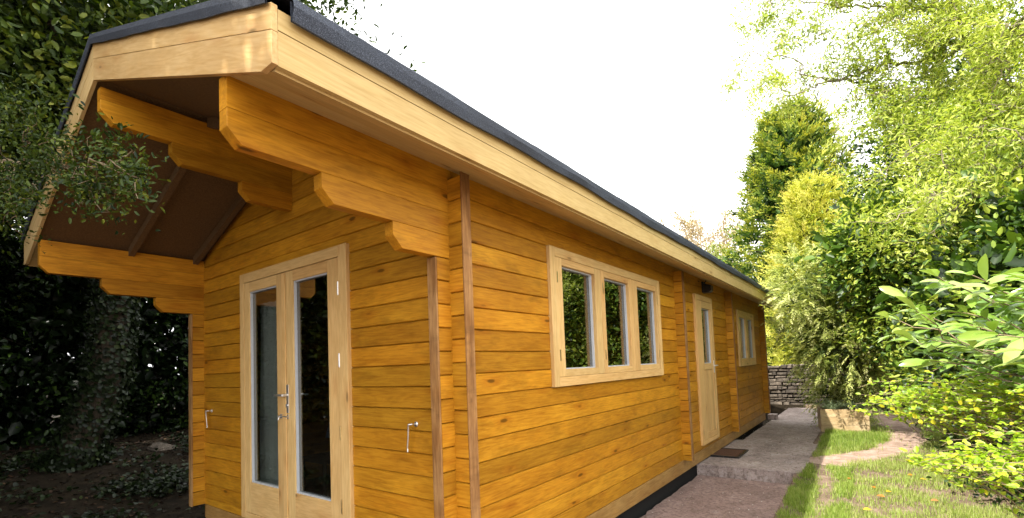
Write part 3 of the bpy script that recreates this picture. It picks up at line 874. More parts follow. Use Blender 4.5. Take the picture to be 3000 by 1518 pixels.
def branchy(rng, start, d, length, rad, depth, curl=.25, gravity=0, split=3, seg=6, polys=None, tips=None, shrink=.62, spread=.75):
    """recursive limbs; collects (points, radii) and tip positions"""
    if polys is None: polys, tips = [], []
    p = np.array(start, float); d = unit(np.array(d, float)); pts = [p.copy()]; rr = [rad]
    kids = []
    for i in range(seg):
        d = unit(d + rng.normal(0, curl, 3) + np.array([0, 0, gravity]))
        p = p + d*length/seg; pts.append(p.copy()); rr.append(rad*(1-.55*(i+1)/seg))
        if i >= 1: kids.append((p.copy(), d.copy()))
    polys.append((pts, rr))
    if depth <= 0:
        tips.extend([(q, dd) for q, dd in kids])
    else:
        for k in range(split):
            q, dd = kids[rng.integers(0, len(kids))] if k else kids[-1]
            nd = unit(dd + rng.normal(0, spread, 3)*(1 if k else .35))
            branchy(rng, q, nd, length*shrink*rng.uniform(.8, 1.2), rad*.5, depth-1, curl, gravity, split, seg, polys, tips, shrink, spread)
    return polys, tips

def limbs(polys, name, mat, parent, sides=6, minr=.0):
    mb = MB()
    for pts, rr in polys:
        s = 8 if rr[0] > .05 else (5 if rr[0] > .012 else 3)
        mb.tube(pts, [max(r, minr) for r in rr], s, random.random(), cap=False)
    return mb.build(name, mat, parent, smooth=True, fix=False)

# ------------------------------------------------------------------ plants
def arr(*a): return np.array(a, float)

def wiggly(rng, a, b, n=14, amp=.12, sag=0.0):
    a, b = arr(*a), arr(*b); L = np.linalg.norm(b-a)
    t = np.linspace(0, 1, n)[:, None]
    w = np.cumsum(rng.normal(0, 1, (n, 3)), 0); w -= w[0]; w -= t*w[-1]
    w *= amp*L/max(1e-6, np.abs(w).max())
    return a*(1-t)+b*t + w + np.array([0, 0, 1.])*(-sag*4*t*(1-t)*L)

def shrub(name, label, cat, base, blobs, mat, seed, L=.05, Wd=.025, kind='o', clumpR=.22, nleaf=26, K=420, tint=.5, tv=.16, tclump=.18, stem=.03, group=None, out=.6, core=True, top_tint=0.0, limb_mat='bark', zmin=-1.0, flat=1.0, lump=.16, stems=5):
    rng = np.random.default_rng(seed)
    r = empty(name, base)
    tag(r, label, cat, group)
    lv = LV(); pts = []
    for (c, rad, share) in blobs:
        C, O = blob(rng, int(K*share), c, rad, lump=lump, zmin=zmin, seed=seed)
        tt = tint + rng.normal(0, tclump, len(C))
        clumps(lv, rng, C, O, clumpR*rng.uniform(.6, 1.3, len(C)), nleaf, L, Wd, kind, tt, tv, out=out, flat=flat)
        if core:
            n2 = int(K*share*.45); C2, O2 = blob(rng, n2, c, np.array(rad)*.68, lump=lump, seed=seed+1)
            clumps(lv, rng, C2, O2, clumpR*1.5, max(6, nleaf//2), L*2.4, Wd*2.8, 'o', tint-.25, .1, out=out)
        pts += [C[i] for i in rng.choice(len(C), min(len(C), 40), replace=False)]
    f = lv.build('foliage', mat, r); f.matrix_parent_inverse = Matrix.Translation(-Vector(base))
    polys = []
    for i in range(stems):
        tgt = pts[rng.integers(0, len(pts))]
        p = wiggly(rng, (base[0]+rng.normal(0, stem*2), base[1]+rng.normal(0, stem*2), base[2]-.1), tgt*.85+np.array(blobs[0][0])*.15, 9, .10)
        polys.append((list(p), list(np.linspace(stem, stem*.25, 9))))
    for i in range(stems*5):
        tgt = pts[rng.integers(0, len(pts))]; src = polys[rng.integers(0, stems)][0][rng.integers(3, 8)]
        p = wiggly(rng, src, tgt, 8, .14); polys.append((list(p), list(np.linspace(stem*.35, stem*.08, 8))))
    s = limbs(polys, 'trunk' if stem > .05 else 'stem', M[limb_mat], r); s.matrix_parent_inverse = Matrix.Translation(-Vector(base))
    return r

def keep_world(o, r): 
    o.parent = r; o.matrix_parent_inverse = Matrix.Translation(-Vector(r.location))

def conifer(name, label, base, h, rad, mat, seed, K=900, L=.5, n=16, nl=.10, nw=.035, tint=.5, shape=1.0, droop=.3, z0=.0, up=.25, group=None, fan=.6, cat='conifer', extra=None, kind='r', tipt=.35, lump=.15, bx=None):
    rng = np.random.default_rng(seed); r = empty(name, base); tag(r, label, cat, group)
    lv = LV()
    u = rng.uniform(0, 1, K)**.9; a = rng.uniform(0, 2*PI, K)
    prof = np.clip((1-u), 0, 1)**shape*(1-np.exp(-(u+.03)*9))
    rr = rad*prof*(1+lump*np.sin(a*3+u*9)+lump*.8*np.sin(a*7-u*23)+.5*lump*np.sin(u*41+a*2))*rng.uniform(.72, 1.0, K)
    C = np.stack([base[0]+np.cos(a)*rr, base[1]+np.sin(a)*rr, base[2]+z0+u*(h-z0)], 1)
    O = unit(np.stack([np.cos(a), np.sin(a), np.full(K, up)+u*.5], 1))
    if extra is not None: C = np.concatenate([C, extra[0]]); O = np.concatenate([O, extra[1]])
    tt = tint + rng.normal(0, .13, len(C)) + .12*np.sin(C[:, 2]*5+C[:, 0]*4)
    sprays(lv, rng, C, O, L, n, nl, nw, tt, .10, droop, kind, fan, tipt)
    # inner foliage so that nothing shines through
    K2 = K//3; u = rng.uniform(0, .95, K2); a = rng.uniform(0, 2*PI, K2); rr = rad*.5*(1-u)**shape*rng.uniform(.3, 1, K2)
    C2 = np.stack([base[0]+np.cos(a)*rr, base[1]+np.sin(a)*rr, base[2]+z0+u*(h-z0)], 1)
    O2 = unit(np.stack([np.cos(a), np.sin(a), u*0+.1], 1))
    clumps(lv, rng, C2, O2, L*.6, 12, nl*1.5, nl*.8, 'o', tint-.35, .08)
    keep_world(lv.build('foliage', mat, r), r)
    polys = [([arr(*base)+arr(0, 0, -.1), arr(base[0]+.05, base[1], base[2]+h*.5), arr(base[0], base[1], base[2]+h*.95)], [rad*.07, rad*.045, rad*.008])]
    for i in range(40):
        uu = rng.uniform(.05, .9); aa = rng.uniform(0, 2*PI); q = arr(base[0], base[1], base[2]+uu*h); e = q + arr(math.cos(aa), math.sin(aa), .25)*rad*(1-uu)**shape*.85
        polys.append((list(wiggly(rng, q, e, 6, .05)), list(np.linspace(rad*.02, rad*.005, 6))))
    keep_world(limbs(polys, 'trunk', M['bark'], r), r)
    return r

# --- broad dark trees on the left, and behind the viewer on that side
def dectree(name, label, trunk, trad, blobs, mat, seed, K, L, Wd, nleaf=30, clumpR=.4, tint=.4, bark='bark', group=None, kind='o', cat='tree', tclump=.18, lo=.55, limbn=26, cover=None, flat=.8, dens=1):
    rng = np.random.default_rng(seed); base = trunk[0]
    r = empty(name, base); tag(r, label, cat, group)
    polys = [([arr(*p) for p in trunk], list(np.linspace(trad, trad*.45, len(trunk))))]
    lv = LV(); top = arr(*trunk[-1]); mid = arr(*trunk[len(trunk)//2])
    for (c, rad, share) in blobs:
        C, O = blob(rng, int(K*share), c, rad, lump=.2, lo=lo, hi=1.08, seed=seed)
        tt = tint + rng.normal(0, tclump, len(C))
        clumps(lv, rng, C, O, clumpR*rng.uniform(.5, 1.3, len(C)), nleaf, L, Wd, kind, tt, .14, out=.5, rnd=1.0, flat=flat)
        for i in range(int(limbn*share)):
            tgt = C[rng.integers(0, len(C))]; s = top*.6+mid*.4 if rng.random() < .5 else top
            p = wiggly(rng, s, tgt, 9, .10, -.04); polys.append((list(p), list(np.linspace(trad*.30, trad*.04, 9))))
            for k in range(3):
                q = p[rng.integers(3, 8)]; e = C[np.argmin(np.linalg.norm(C-q-rng.normal(0, .6, 3), axis=1))]
                polys.append((list(wiggly(rng, q, e, 6, .12)), list(np.linspace(trad*.09, trad*.02, 6))))
    keep_world(lv.build('foliage', mat, r), r)
    keep_world(limbs(polys, 'trunk', M[bark], r), r)
    if cover: keep_world(cover(), r)
    return r

def ivy_cover():
    rng = np.random.default_rng(5); lv = LV()
    tr = np.array([(-7.5,-.32,-.05),(-7.3,-.25,.35),(-6.97,0,1.35),(-6.82,.04,2.33),(-6.75,.1,3.4)])
    t = rng.uniform(0, 1, 5200); cum = np.linspace(0, 1, len(tr))
    P_ = np.stack([np.interp(t, cum, tr[:, k]) for k in range(3)], 1); a = rng.uniform(0, 2*PI, len(t))
    R_ = (.24 + .22*np.exp(-t*5))*rng.uniform(.9, 1.25, len(t)); O = np.stack([np.cos(a), np.sin(a), 0*a], 1)
    P_ = P_+O*R_[:, None]
    lv.add(P_, np.stack([-np.sin(a), np.cos(a), -1+0*a], 1)*.6+rng.normal(0, .4, (len(t), 3)), O+rng.normal(0, .35, (len(t), 3)), rng.uniform(.04, .08, len(t)), rng.uniform(.035, .07, len(t)), 'o', rng.beta(2, 3, len(t)))
    return lv.build('ivy', M['l_ivy'])

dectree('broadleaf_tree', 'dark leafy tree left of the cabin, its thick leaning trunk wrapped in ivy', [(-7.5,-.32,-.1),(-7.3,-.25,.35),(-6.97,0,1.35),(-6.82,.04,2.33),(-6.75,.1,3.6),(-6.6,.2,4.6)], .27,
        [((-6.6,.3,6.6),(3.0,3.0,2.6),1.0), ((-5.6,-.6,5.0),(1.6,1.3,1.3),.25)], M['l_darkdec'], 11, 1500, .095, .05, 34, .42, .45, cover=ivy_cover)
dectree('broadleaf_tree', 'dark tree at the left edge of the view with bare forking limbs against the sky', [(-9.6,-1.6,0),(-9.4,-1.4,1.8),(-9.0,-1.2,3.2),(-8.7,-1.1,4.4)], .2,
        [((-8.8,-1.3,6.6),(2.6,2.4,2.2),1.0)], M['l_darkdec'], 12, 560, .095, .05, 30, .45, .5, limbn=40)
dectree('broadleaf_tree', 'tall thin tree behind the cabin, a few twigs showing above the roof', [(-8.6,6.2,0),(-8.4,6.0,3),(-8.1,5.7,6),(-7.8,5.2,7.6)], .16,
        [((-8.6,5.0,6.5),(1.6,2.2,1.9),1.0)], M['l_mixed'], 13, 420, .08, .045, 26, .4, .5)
# trees behind the viewer that shade the gable; left-edge one added for darkness
for k, (x, y, zc, rx, ry, rz, lab) in enumerate([(-3.5,-4.6,5.7,2.5,1.5,2.0,'bushy tree standing behind the viewer opposite the glass doors'), (-8.8,-6.2,5.6,2.7,2.2,3.2,'bushy tree standing behind the viewer at the far left'), (-6.9,-4.4,5.4,2.6,1.7,3.6,'dense unseen bushy tree left of the view, added to darken the left side'), (-13.2,-1.6,4.2,2.8,3.6,3.6,'bushy tree closing off the far left side of the garden')]):
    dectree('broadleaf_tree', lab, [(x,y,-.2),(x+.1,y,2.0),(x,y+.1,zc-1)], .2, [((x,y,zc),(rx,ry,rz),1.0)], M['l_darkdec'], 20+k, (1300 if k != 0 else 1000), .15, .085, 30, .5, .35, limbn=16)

# dark hedge masses on the left; last one unseen, added to block low sky
for k, (c, rad, lab) in enumerate([((-11.5,1.2,1.9),(1.6,4.6,2.9),'dark evergreen shrub in deep shade beyond the ivy trunk'), ((-9.6,6.4,2.0),(2.4,2.6,2.7),'dark shrub behind the left side of the cabin'), ((-10.4,-3.4,1.3),(2.2,2.0,2.0),'dark shrub at the lower left edge'), ((-7.2,-8.6,1.6),(4.8,1.1,2.4),'long dark hedge behind the viewer'), ((-7.6,9.4,2.0),(2.6,2.4,2.6),'dark shrub behind the far left corner of the cabin'), ((-5.0,-4.2,1.9),(2.4,1.1,2.5),'tall unseen dark shrub added behind the viewer to block low sky from the left')]):
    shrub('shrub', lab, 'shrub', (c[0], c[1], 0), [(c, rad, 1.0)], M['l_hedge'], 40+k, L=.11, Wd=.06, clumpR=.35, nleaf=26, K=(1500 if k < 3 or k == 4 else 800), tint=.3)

# branch hanging in front of the porch
def hanging_branch():
    rng = np.random.default_rng(77); r = empty('tree_branch', (-5.6,-1.75,3.9))
    tag(r, 'leafy dark branch hanging across the left end of the porch gable', 'branch')
    main = np.array([(-5.6,-1.75,3.9),(-4.6,-1.55,3.5),(-3.87,-1.47,3.22),(-2.9,-1.43,2.92),(-2.1,-1.42,2.68),(-1.5,-1.40,2.50),(-1.05,-1.38,2.39),(-.80,-1.38,2.345),(-.60,-1.39,2.345)])
    t = np.linspace(0, 1, 30); c = np.linspace(0, 1, len(main)); m2 = np.stack([np.interp(t, c, main[:, k]) for k in range(3)], 1)+rng.normal(0, .008, (30, 3))
    polys = [(list(m2), list(np.linspace(.022, .0025, 30)))]
    lv = LV(); tips = []
    def side(p0, p1, r0, amp=.12):
        p = wiggly(rng, p0, p1, 9, amp); polys.append((list(p), list(np.linspace(r0, .0015, 9)))); tips.extend([(p[i], unit(p[i]-p[i-1])) for i in range(2, 9)])
    for (a, b) in [((-2.9,-1.43,2.92),(-2.1,-1.5,2.9)), ((-2.9,-1.43,2.92),(-2.0,-1.45,2.42)), ((-2.1,-1.42,2.68),(-1.15,-1.5,2.62)), ((-2.1,-1.42,2.68),(-1.35,-1.42,2.24)), ((-1.5,-1.4,2.5),(-.80,-1.42,2.12)),
                   ((-1.5,-1.4,2.5),(-.72,-1.45,2.5)), ((-1.05,-1.38,2.39),(-.42,-1.42,2.06)), ((-1.05,-1.38,2.39),(-.55,-1.4,2.22)), ((-3.8,-1.47,3.2),(-2.8,-1.5,2.6)),
                   ((-3.3,-1.45,3.05),(-2.3,-1.5,2.55)), ((-2.5,-1.43,2.8),(-1.6,-1.55,2.85)), ((-4.6,-1.55,3.5),(-3.4,-1.6,3.75)), ((-1.8,-1.4,2.6),(-1.0,-1.5,2.25)), ((-3.0,-1.43,2.95),(-2.25,-1.45,2.25))]:
        side(a, b, .006)
        for k in range(3):
            q, d = tips[-rng.integers(2, 6)]; side(q, q+np.array([.25, 0, 0])+rng.normal(0, .13, 3)*np.array([1, .5, 1]), .003, .15)
    tips = [(q, d) for q, d in tips if q[2] < 2.74-.72*(q[0]+1.24)-1.2*max(0, -q[1]-1.45)]
    okp = lambda q: q[2] < 2.78-.72*(q[0]+1.24)-1.2*max(0, -q[1]-1.45)
    polys = [(p, rr) for p, rr in polys if rr[0] > .02 or sum(1 for q in p if okp(q)) == len(p)]
    Pp = np.array([q for q, d in tips]); A = np.array([d for q, d in tips])
    clumps(lv, rng, Pp, A, .08, 14, .034, .014, 'o', .42, .22, out=.6, rnd=1.0)
    Pm = Pp[rng.choice(len(Pp), len(Pp)*2//3)]; clumps(lv, rng, Pm, A[:len(Pm)], .11, 5, .024, .010, 'r', .6, .2)
    keep_world(lv.build('foliage', M['l_darkdec'], r), r); keep_world(limbs(polys, 'twig', M['twig'], r), r)
hanging_branch()

# --- right-hand side
# corkscrew willow
def willow():
    rng = np.random.default_rng(31); r = empty('corkscrew_willow', (5.3,8.4,-.1))
    tag(r, 'corkscrew willow with pale twisted limbs and fine yellow-green leaves arching over the garden', 'tree')
    tr = [(5.3,8.4,-.2),(5.0,8.4,1.6),(4.6,8.25,3.2),(4.02,7.96,4.62),(3.61,7.62,5.16),(3.42,7.43,5.69),(3.31,7.31,6.4),(3.1,7.2,7.4),(2.8,7.1,8.4)]
    polys = [([arr(*p) for p in tr], [.12,.11,.10,.082,.072,.06,.05,.035,.02])]
    tips = []
    ends = [((3.9,7.9,4.8),(.55,6.5,6.35)), ((3.42,7.43,5.69),(.75,6.7,5.75)), ((3.31,7.31,6.4),(1.6,6.9,7.1)), ((3.31,7.31,6.4),(.9,7.0,7.4)), ((3.61,7.62,5.16),(1.9,6.6,5.1)), ((4.02,7.96,4.62),(2.3,6.5,4.6)),
            ((4.02,7.96,4.62),(2.5,5.6,3.6)), ((4.3,8.1,3.9),(2.3,3.9,2.65)), ((4.3,8.1,3.9),(2.9,5.2,2.9)), ((3.1,7.2,7.4),(3.2,5.6,6.9)), ((3.61,7.62,5.16),(3.9,5.6,5.6)), ((4.02,7.96,4.62),(4.3,5.6,4.6)), ((3.42,7.43,5.69),(2.5,6.4,6.2)),
            ((4.3,8.1,3.9),(3.5,5.2,3.6)), ((3.31,7.31,6.4),(2.2,6.4,7.6)), ((3.61,7.62,5.16),(3.0,6.2,4.2)), ((4.02,7.96,4.62),(3.4,5.8,4.7)), ((3.1,7.2,7.4),(1.9,6.9,8.4)), ((4.3,8.1,3.9),(4.2,5.0,3.4)), ((3.42,7.43,5.69),(3.2,6.3,5.7))]
    for i, (a, b) in enumerate(ends):
        p = wiggly(rng, a, b, 34, .075, .02)
        r0 = .030 if i < 12 else .02
        polys.append((list(p), list(np.linspace(r0, .004, 34))))
        for k in range(14):
            j = rng.integers(8, 33); d = unit(p[j]-p[j-3] + rng.normal(0, .8, 3)+arr(0, 0, .1))
            pl, tp = branchy(rng, p[j], d, rng.uniform(.45, 1.0), .008, 1, curl=.62, gravity=-.03, split=3, seg=8, shrink=.6, spread=.9)
            polys += pl; tips += tp
    Pp = np.array([q for q, d in tips]); A = np.array([d for q, d in tips])
    lv = LV(); tt = .5+.12*np.sin(Pp[:, 0]*3+Pp[:, 2]*2)
    clumps(lv, rng, Pp, A, .15, 11, .075, .020, 'r', tt+.05, .27, out=.5, rnd=1.1, up=-.1)
    keep_world(lv.build('foliage', M['l_willow'], r), r); keep_world(limbs(polys, 'branches', M['palebark'], r), r)
willow()

dectree('broadleaf_tree', 'dense green tree filling the upper right behind the twisted willow', [(5.6,11.2,0),(5.5,11.2,2.4),(5.4,11,4)], .16,
        [((5.2,10.8,4.6),(2.3,2.0,3.4),.8), ((3.9,9.9,3.3),(1.4,1.3,1.5),.3), ((7.2,8.2,4.2),(2.0,2.4,3.4),.5), ((3.4,11.6,5.2),(1.5,1.4,1.5),.3)], M['l_mixed'], 51, 1200, .11, .055, 26, .36, .20)

# mixed shrubs in the middle of the right border
shrub('shrub', 'large mixed green shrub with yellowing leaf tips right of the golden conifer', 'shrub', (3.1,8.2,-.2), [((3.0,8.1,2.3),(1.15,1.2,1.35),1.0), ((2.3,7.6,3.0),(.7,.7,.75),.35), ((3.3,7.2,1.2),(.9,.9,1.1),.5)], M['l_mixed'], 61, L=.075, Wd=.034, clumpR=.26, nleaf=26, K=620, tint=.50, tclump=.24, stem=.035)
shrub('shrub', 'broad shrub of glossy green and yellow leaves under the twisted willow branches', 'shrub', (3.9,5.6,-.2), [((3.7,5.6,1.9),(1.05,1.3,1.35),1.0), ((3.1,5.0,1.55),(.55,.8,.75),.35)], M['l_mixed'], 62, L=.085, Wd=.042, clumpR=.26, nleaf=24, K=560, tint=.42, tclump=.26, stem=.03)
shrub('shrub', 'dark green hedge shrub with shadowed gaps low in the right border', 'shrub', (3.7,4.6,-.2), [((3.75,4.8,.7),(1.05,1.5,1.05),1.0), ((3.9,2.9,.9),(.95,1.4,1.3),.8)], M['l_hedge'], 63, L=.055, Wd=.03, clumpR=.22, nleaf=30, K=560, tint=.45, stem=.025)
shrub('shrub', 'shaded shrub beyond the bend of the dirt path', 'shrub', (3.1,12.6,-.1), [((3.0,12.6,1.2),(1.4,1.0,1.6),1.0)], M['l_hedge'], 64, L=.08, Wd=.04, clumpR=.28, nleaf=24, K=420, tint=.6, stem=.03)
shrub('shrub', 'tall green shrub closing the view behind the planter', 'shrub', (4.4,14.6,0), [((3.6,14.8,2.6),(2.6,1.4,2.8),1.0)], M['l_mixed'], 65, L=.10, Wd=.05, clumpR=.36, nleaf=26, K=520, tint=.4, stem=.05)

# cypress bush beside the eaves
def cypress():
    rng = np.random.default_rng(70)
    C, O = blob(rng, 1500, (1.66,9.0,2.0), (1.16,1.25,1.40), lump=.14, lo=.7, hi=1.04, seed=2)
    Cb, Ob = blob(rng, 560, (1.45,9.65,1.05), (.66,.62,1.10), lump=.12, lo=.6, hi=1.04, seed=4)
    Cc, Oc = blob(rng, 300, (.98,8.05,2.55), (.42,.62,.75), lump=.12, lo=.5, hi=1.05, seed=6)
    keep = Cc[:, 0] > .56
    C = np.concatenate([C, Cb, Cc[keep]]); O = np.concatenate([O, Ob, Oc[keep]])
    ok = (C[:, 0] > .56) | (C[:, 1] > 10.7); C, O = C[ok], O[ok]
    base = (1.7,9.9,-.2)
    r = empty('cypress_bush', base); tag(r, 'pale green feathery cypress bush brushing the far end of the roof eaves', 'bush')
    lv = LV(); tt = .60+rng.normal(0, .20, len(C)) + .12*np.sin(C[:, 2]*5+C[:, 0]*4)
    sprays(lv, rng, C, O, .24, 18, .075, .020, tt, .12, .35, 'r', .75, .3)
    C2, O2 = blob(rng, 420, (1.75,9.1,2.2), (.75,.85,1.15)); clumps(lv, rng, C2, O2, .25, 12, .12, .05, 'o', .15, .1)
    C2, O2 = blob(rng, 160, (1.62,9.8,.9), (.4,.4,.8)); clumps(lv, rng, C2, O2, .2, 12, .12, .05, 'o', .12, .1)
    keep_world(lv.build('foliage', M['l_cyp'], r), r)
    polys = [([arr(1.7,9.9,-.3), arr(1.68,9.7,1.2), arr(1.7,9.2,3.2)], [.07,.05,.015])]
    for i in range(40):
        q = arr(1.69, 9.6-.15*(i % 7), .4+2.4*i/40); e = C[rng.integers(0, len(C))]; polys.append((list(wiggly(rng, q, e*.9+q*.1, 7, .08)), list(np.linspace(.016, .003, 7))))
    keep_world(limbs(polys, 'trunk', M['bark'], r), r)
cypress()

conifer('golden_conifer', 'golden-yellow conifer between the tall dark conifer and the cypress bush', (.85,16.0,0), 6.9, 2.25, M['l_gold'], 71, K=2000, L=.42, n=14, nl=.13, nw=.04, tint=.5, shape=.5, droop=.15, up=.7, fan=.7)
conifer('golden_conifer', 'smaller golden conifer to the right of the taller golden one', (2.45,16.4,0), 5.8, 1.5, M['l_gold'], 72, K=900, L=.42, n=14, nl=.13, nw=.04, tint=.36, shape=.6, droop=.15, up=.7, fan=.7)
conifer('tall_conifer', 'tall dark green conifer standing highest against the sky beyond the cabin', (-.15,20.9,0), 11.5, 3.0, M['l_conifer'], 73, K=2600, L=.75, n=14, nl=.24, nw=.085, tint=.55, shape=.42, droop=.12, up=.45, fan=.7, tipt=.5, lump=.13)
dectree('soft_tree', 'pale hazy green tree just above the far end of the roof', [(-3.6,26,0),(-3.6,26,3),(-3.7,26,5)], .14, [((-4.6,25.4,4.6),(1.6,1.4,2.4),.6), ((-2.6,25.8,4.2),(1.9,1.5,2.6),.7)], M['l_soft'], 81, 620, .16, .075, 22, .42, .55)
def bare_tree():
    rng = np.random.default_rng(82); base = (-6.4,31.2,0); r = empty('bare_tree', base); tag(r, 'distant nearly bare beige tree with fine twigs left of the tall conifer', 'tree')
    polys, tips = [([arr(*base), arr(-6.35,31.2,3), arr(-6.2,31.2,5.5)], [.16,.13,.10])], []
    for k in range(13):
        d = unit(arr(rng.normal(0, .45), rng.normal(0, .3), 1.2)); pl, tp = branchy(rng, (-6.25,31.2,4.0+rng.uniform(-1, 1.5)), d, 3.0, .07, 3, curl=.16, gravity=.05, split=3, seg=6, shrink=.62, spread=.5)
        polys += pl; tips += tp
    polys = [(p, [max(x, .017) for x in rr]) for p, rr in polys]
    Pp = np.array([q for q, d in tips]); A = np.array([d for q, d in tips]); lv = LV()
    clumps(lv, rng, Pp, A, .32, 8, .12, .065, 'r', .40, .25)
    keep_world(lv.build('foliage', M['l_bare'], r), r); keep_world(limbs(polys, 'branches', M['twig'], r), r)
bare_tree()

# --- cherry laurel, close on the right
def laurel():
    rng = np.random.default_rng(91); base = (3.7,1.9,-.2); r = empty('laurel_bush', base)
    tag(r, 'cherry laurel bush with large glossy pale-green leaves close on the right', 'bush')
    lv = LV(); polys = []
    tgts = [(2.10,1.55,1.50),(2.18,1.38,1.60),(2.30,1.22,1.68),(2.42,1.15,1.66),(2.55,1.02,1.62),(2.62,1.0,1.52),(2.20,1.50,1.36),(2.26,1.45,1.24),(2.40,1.20,1.42),(2.47,1.0,1.36),(2.55,.92,1.28),(2.34,1.35,1.50),
            (2.62,1.15,1.66),(2.50,1.25,1.58),(2.14,1.66,1.40),(2.70,1.1,1.40),(2.44,1.42,1.30),(2.25,1.75,1.56),(2.5,1.7,1.62),(2.7,1.6,1.6)]
    back = [tuple(arr(2.75,2.2,1.22)+rng.normal(0, 1, 3)*arr(.26,.4,.22)) for _ in range(46)]
    for i, tgt in enumerate(tgts+back):
        tgt = arr(*tgt); src = arr(3.55,1.9,.5)+rng.normal(0, .15, 3); nr = i < len(tgts)
        p = wiggly(rng, src, tgt, 26, .04, -.05)
        polys.append((list(p), list(np.linspace(.012, .0028, 26))))
        # alternate leaves on the last part of every shoot, closing in a rosette
        js = list(range(15, 26)) if nr else list(range(12, 26))
        for j in js:
            for s in (-1, 1):
                d = unit(p[j]-p[j-1]); up_ = np.array([0, 0, 1.]); sd2 = unit(np.cross(d, up_))*s
                f = (j-14)/12
                A = unit(d*(.55+.5*f)+sd2*(.95-.45*f)+up_*(-.20+.15*f-.35*rng.random()) + rng.normal(0, .2, 3))
                Nn = unit(up_*.9 - d*.25 + arr(-.25,-.35,0) + rng.normal(0, .28, 3))
                L = rng.uniform(.10, .17)*(1 if nr else .95)
                lv.add(p[j][None], A[None], Nn[None], L, L*rng.uniform(.30, .38), 'l', np.array([.75-.45*rng.random()+(.25 if j > 22 else 0) if nr else .3+.3*rng.random()]))
    keep_world(lv.build('foliage', M['l_laurel'], r, smooth=True), r)
    for i in range(5):
        p = wiggly(rng, (3.7+.1*i,1.9,-.25), (3.55,1.9,.6), 6, .08); polys.append((list(p), [.03]*6))
    keep_world(limbs(polys, 'stem', M['twig'], r), r)
laurel()

# --- golden privet sprays
def privet():
    rng = np.random.default_rng(95); base = (3.4,2.6,-.25); r = empty('privet_bush', base)
    tag(r, 'golden privet bush reaching its bright yellow-green sprays over the grass', 'bush')
    lv = LV(); polys = []
    T = []
    # upper shelf
    for i in range(120):
        u = rng.random(); a = arr(1.93,1.93,.99)*(1-u)+arr(2.62,1.38,1.03)*u
        T.append((a+rng.normal(0, 1, 3)*arr(.06,.10,.055), 0))
    for i in range(38):
        u = rng.random()**.8; a = arr(2.10,2.3,1.02)*(1-u)+arr(2.85,2.0,1.0)*u
        T.append((a+rng.normal(0, 1, 3)*arr(.10,.25,.10), 1))
    # lower shelf
    for i in range(62):
        u = rng.random(); a = arr(2.12,.95,.80)*(1-u)+arr(2.52,.82,.76)*u
        T.append((a+rng.normal(0, 1, 3)*arr(.035,.07,.028), 0))
    for i in range(20):
        u = rng.random(); a = arr(2.36,1.0,.88)*(1-u)+arr(2.6,.9,.90)*u
        T.append((a+rng.normal(0, 1, 3)*arr(.04,.07,.03), 0))
    for tgt, bk in T:
        d0 = arr(.85,.45,-.25) + rng.normal(0, .22, 3); L = rng.uniform(.35, .75)
        p = wiggly(rng, tgt+unit(d0)*L, tgt, 14, .06, -.04)
        polys.append((list(p), list(np.linspace(.0032, .0011, 14))))
        n = 26; t = rng.uniform(0, 1, n)**.7; j = np.clip((t*13).astype(int), 1, 13)
        q = p[j]; d = unit(p[j]-p[j-1]); s = np.where(np.arange(n) % 2, 1., -1.)[:, None]
        sd2 = unit(np.cross(d, np.array([0, 0, 1.])))*s
        A = d*.6+sd2*.8+rng.normal(0, .35, (n, 3))+arr(0, 0, .1); Nn = arr(-.2,-.3,.9)+rng.normal(0, .4, (n, 3))
        sz = rng.uniform(.024, .040, n)
        base_t = .52 if not bk else .34
        tt = base_t+rng.normal(0, .16, n); tt = np.where(rng.random(n) < .05, .97, tt)
        lv.add(q, A, Nn, sz, sz*.58, 'o', tt)
    # a few big yellow leaves caught in the sprays
    for (x, y, z) in [(2.03,1.83,.965),(2.10,1.80,.93),(2.18,1.62,.93),(2.25,1.66,.97),(2.31,1.52,.99),(2.12,1.90,1.0),(2.38,1.50,1.02),(2.21,1.72,.885),(2.26,1.60,.90),(2.17,1.0,.76),(2.42,1.45,.985),(2.08,1.92,.94)]:
        lv.add(arr(x,y,z)[None], arr(.3,.1,-.8)[None]+rng.normal(0, .3, (1, 3)), arr(-.5,-.8,.3)[None], .034, .027, 'o', np.array([.93]))
    for i in range(30):
        p = wiggly(rng, base, T[rng.integers(0, len(T))][0]+arr(.35,.25,-.1), 12, .06, -.06); polys.append((list(p), list(np.linspace(.009, .003, 12))))
    keep_world(lv.build('foliage', M['l_privet'], r), r); keep_world(limbs(polys, 'stem', M['twig'], r), r)
privet()

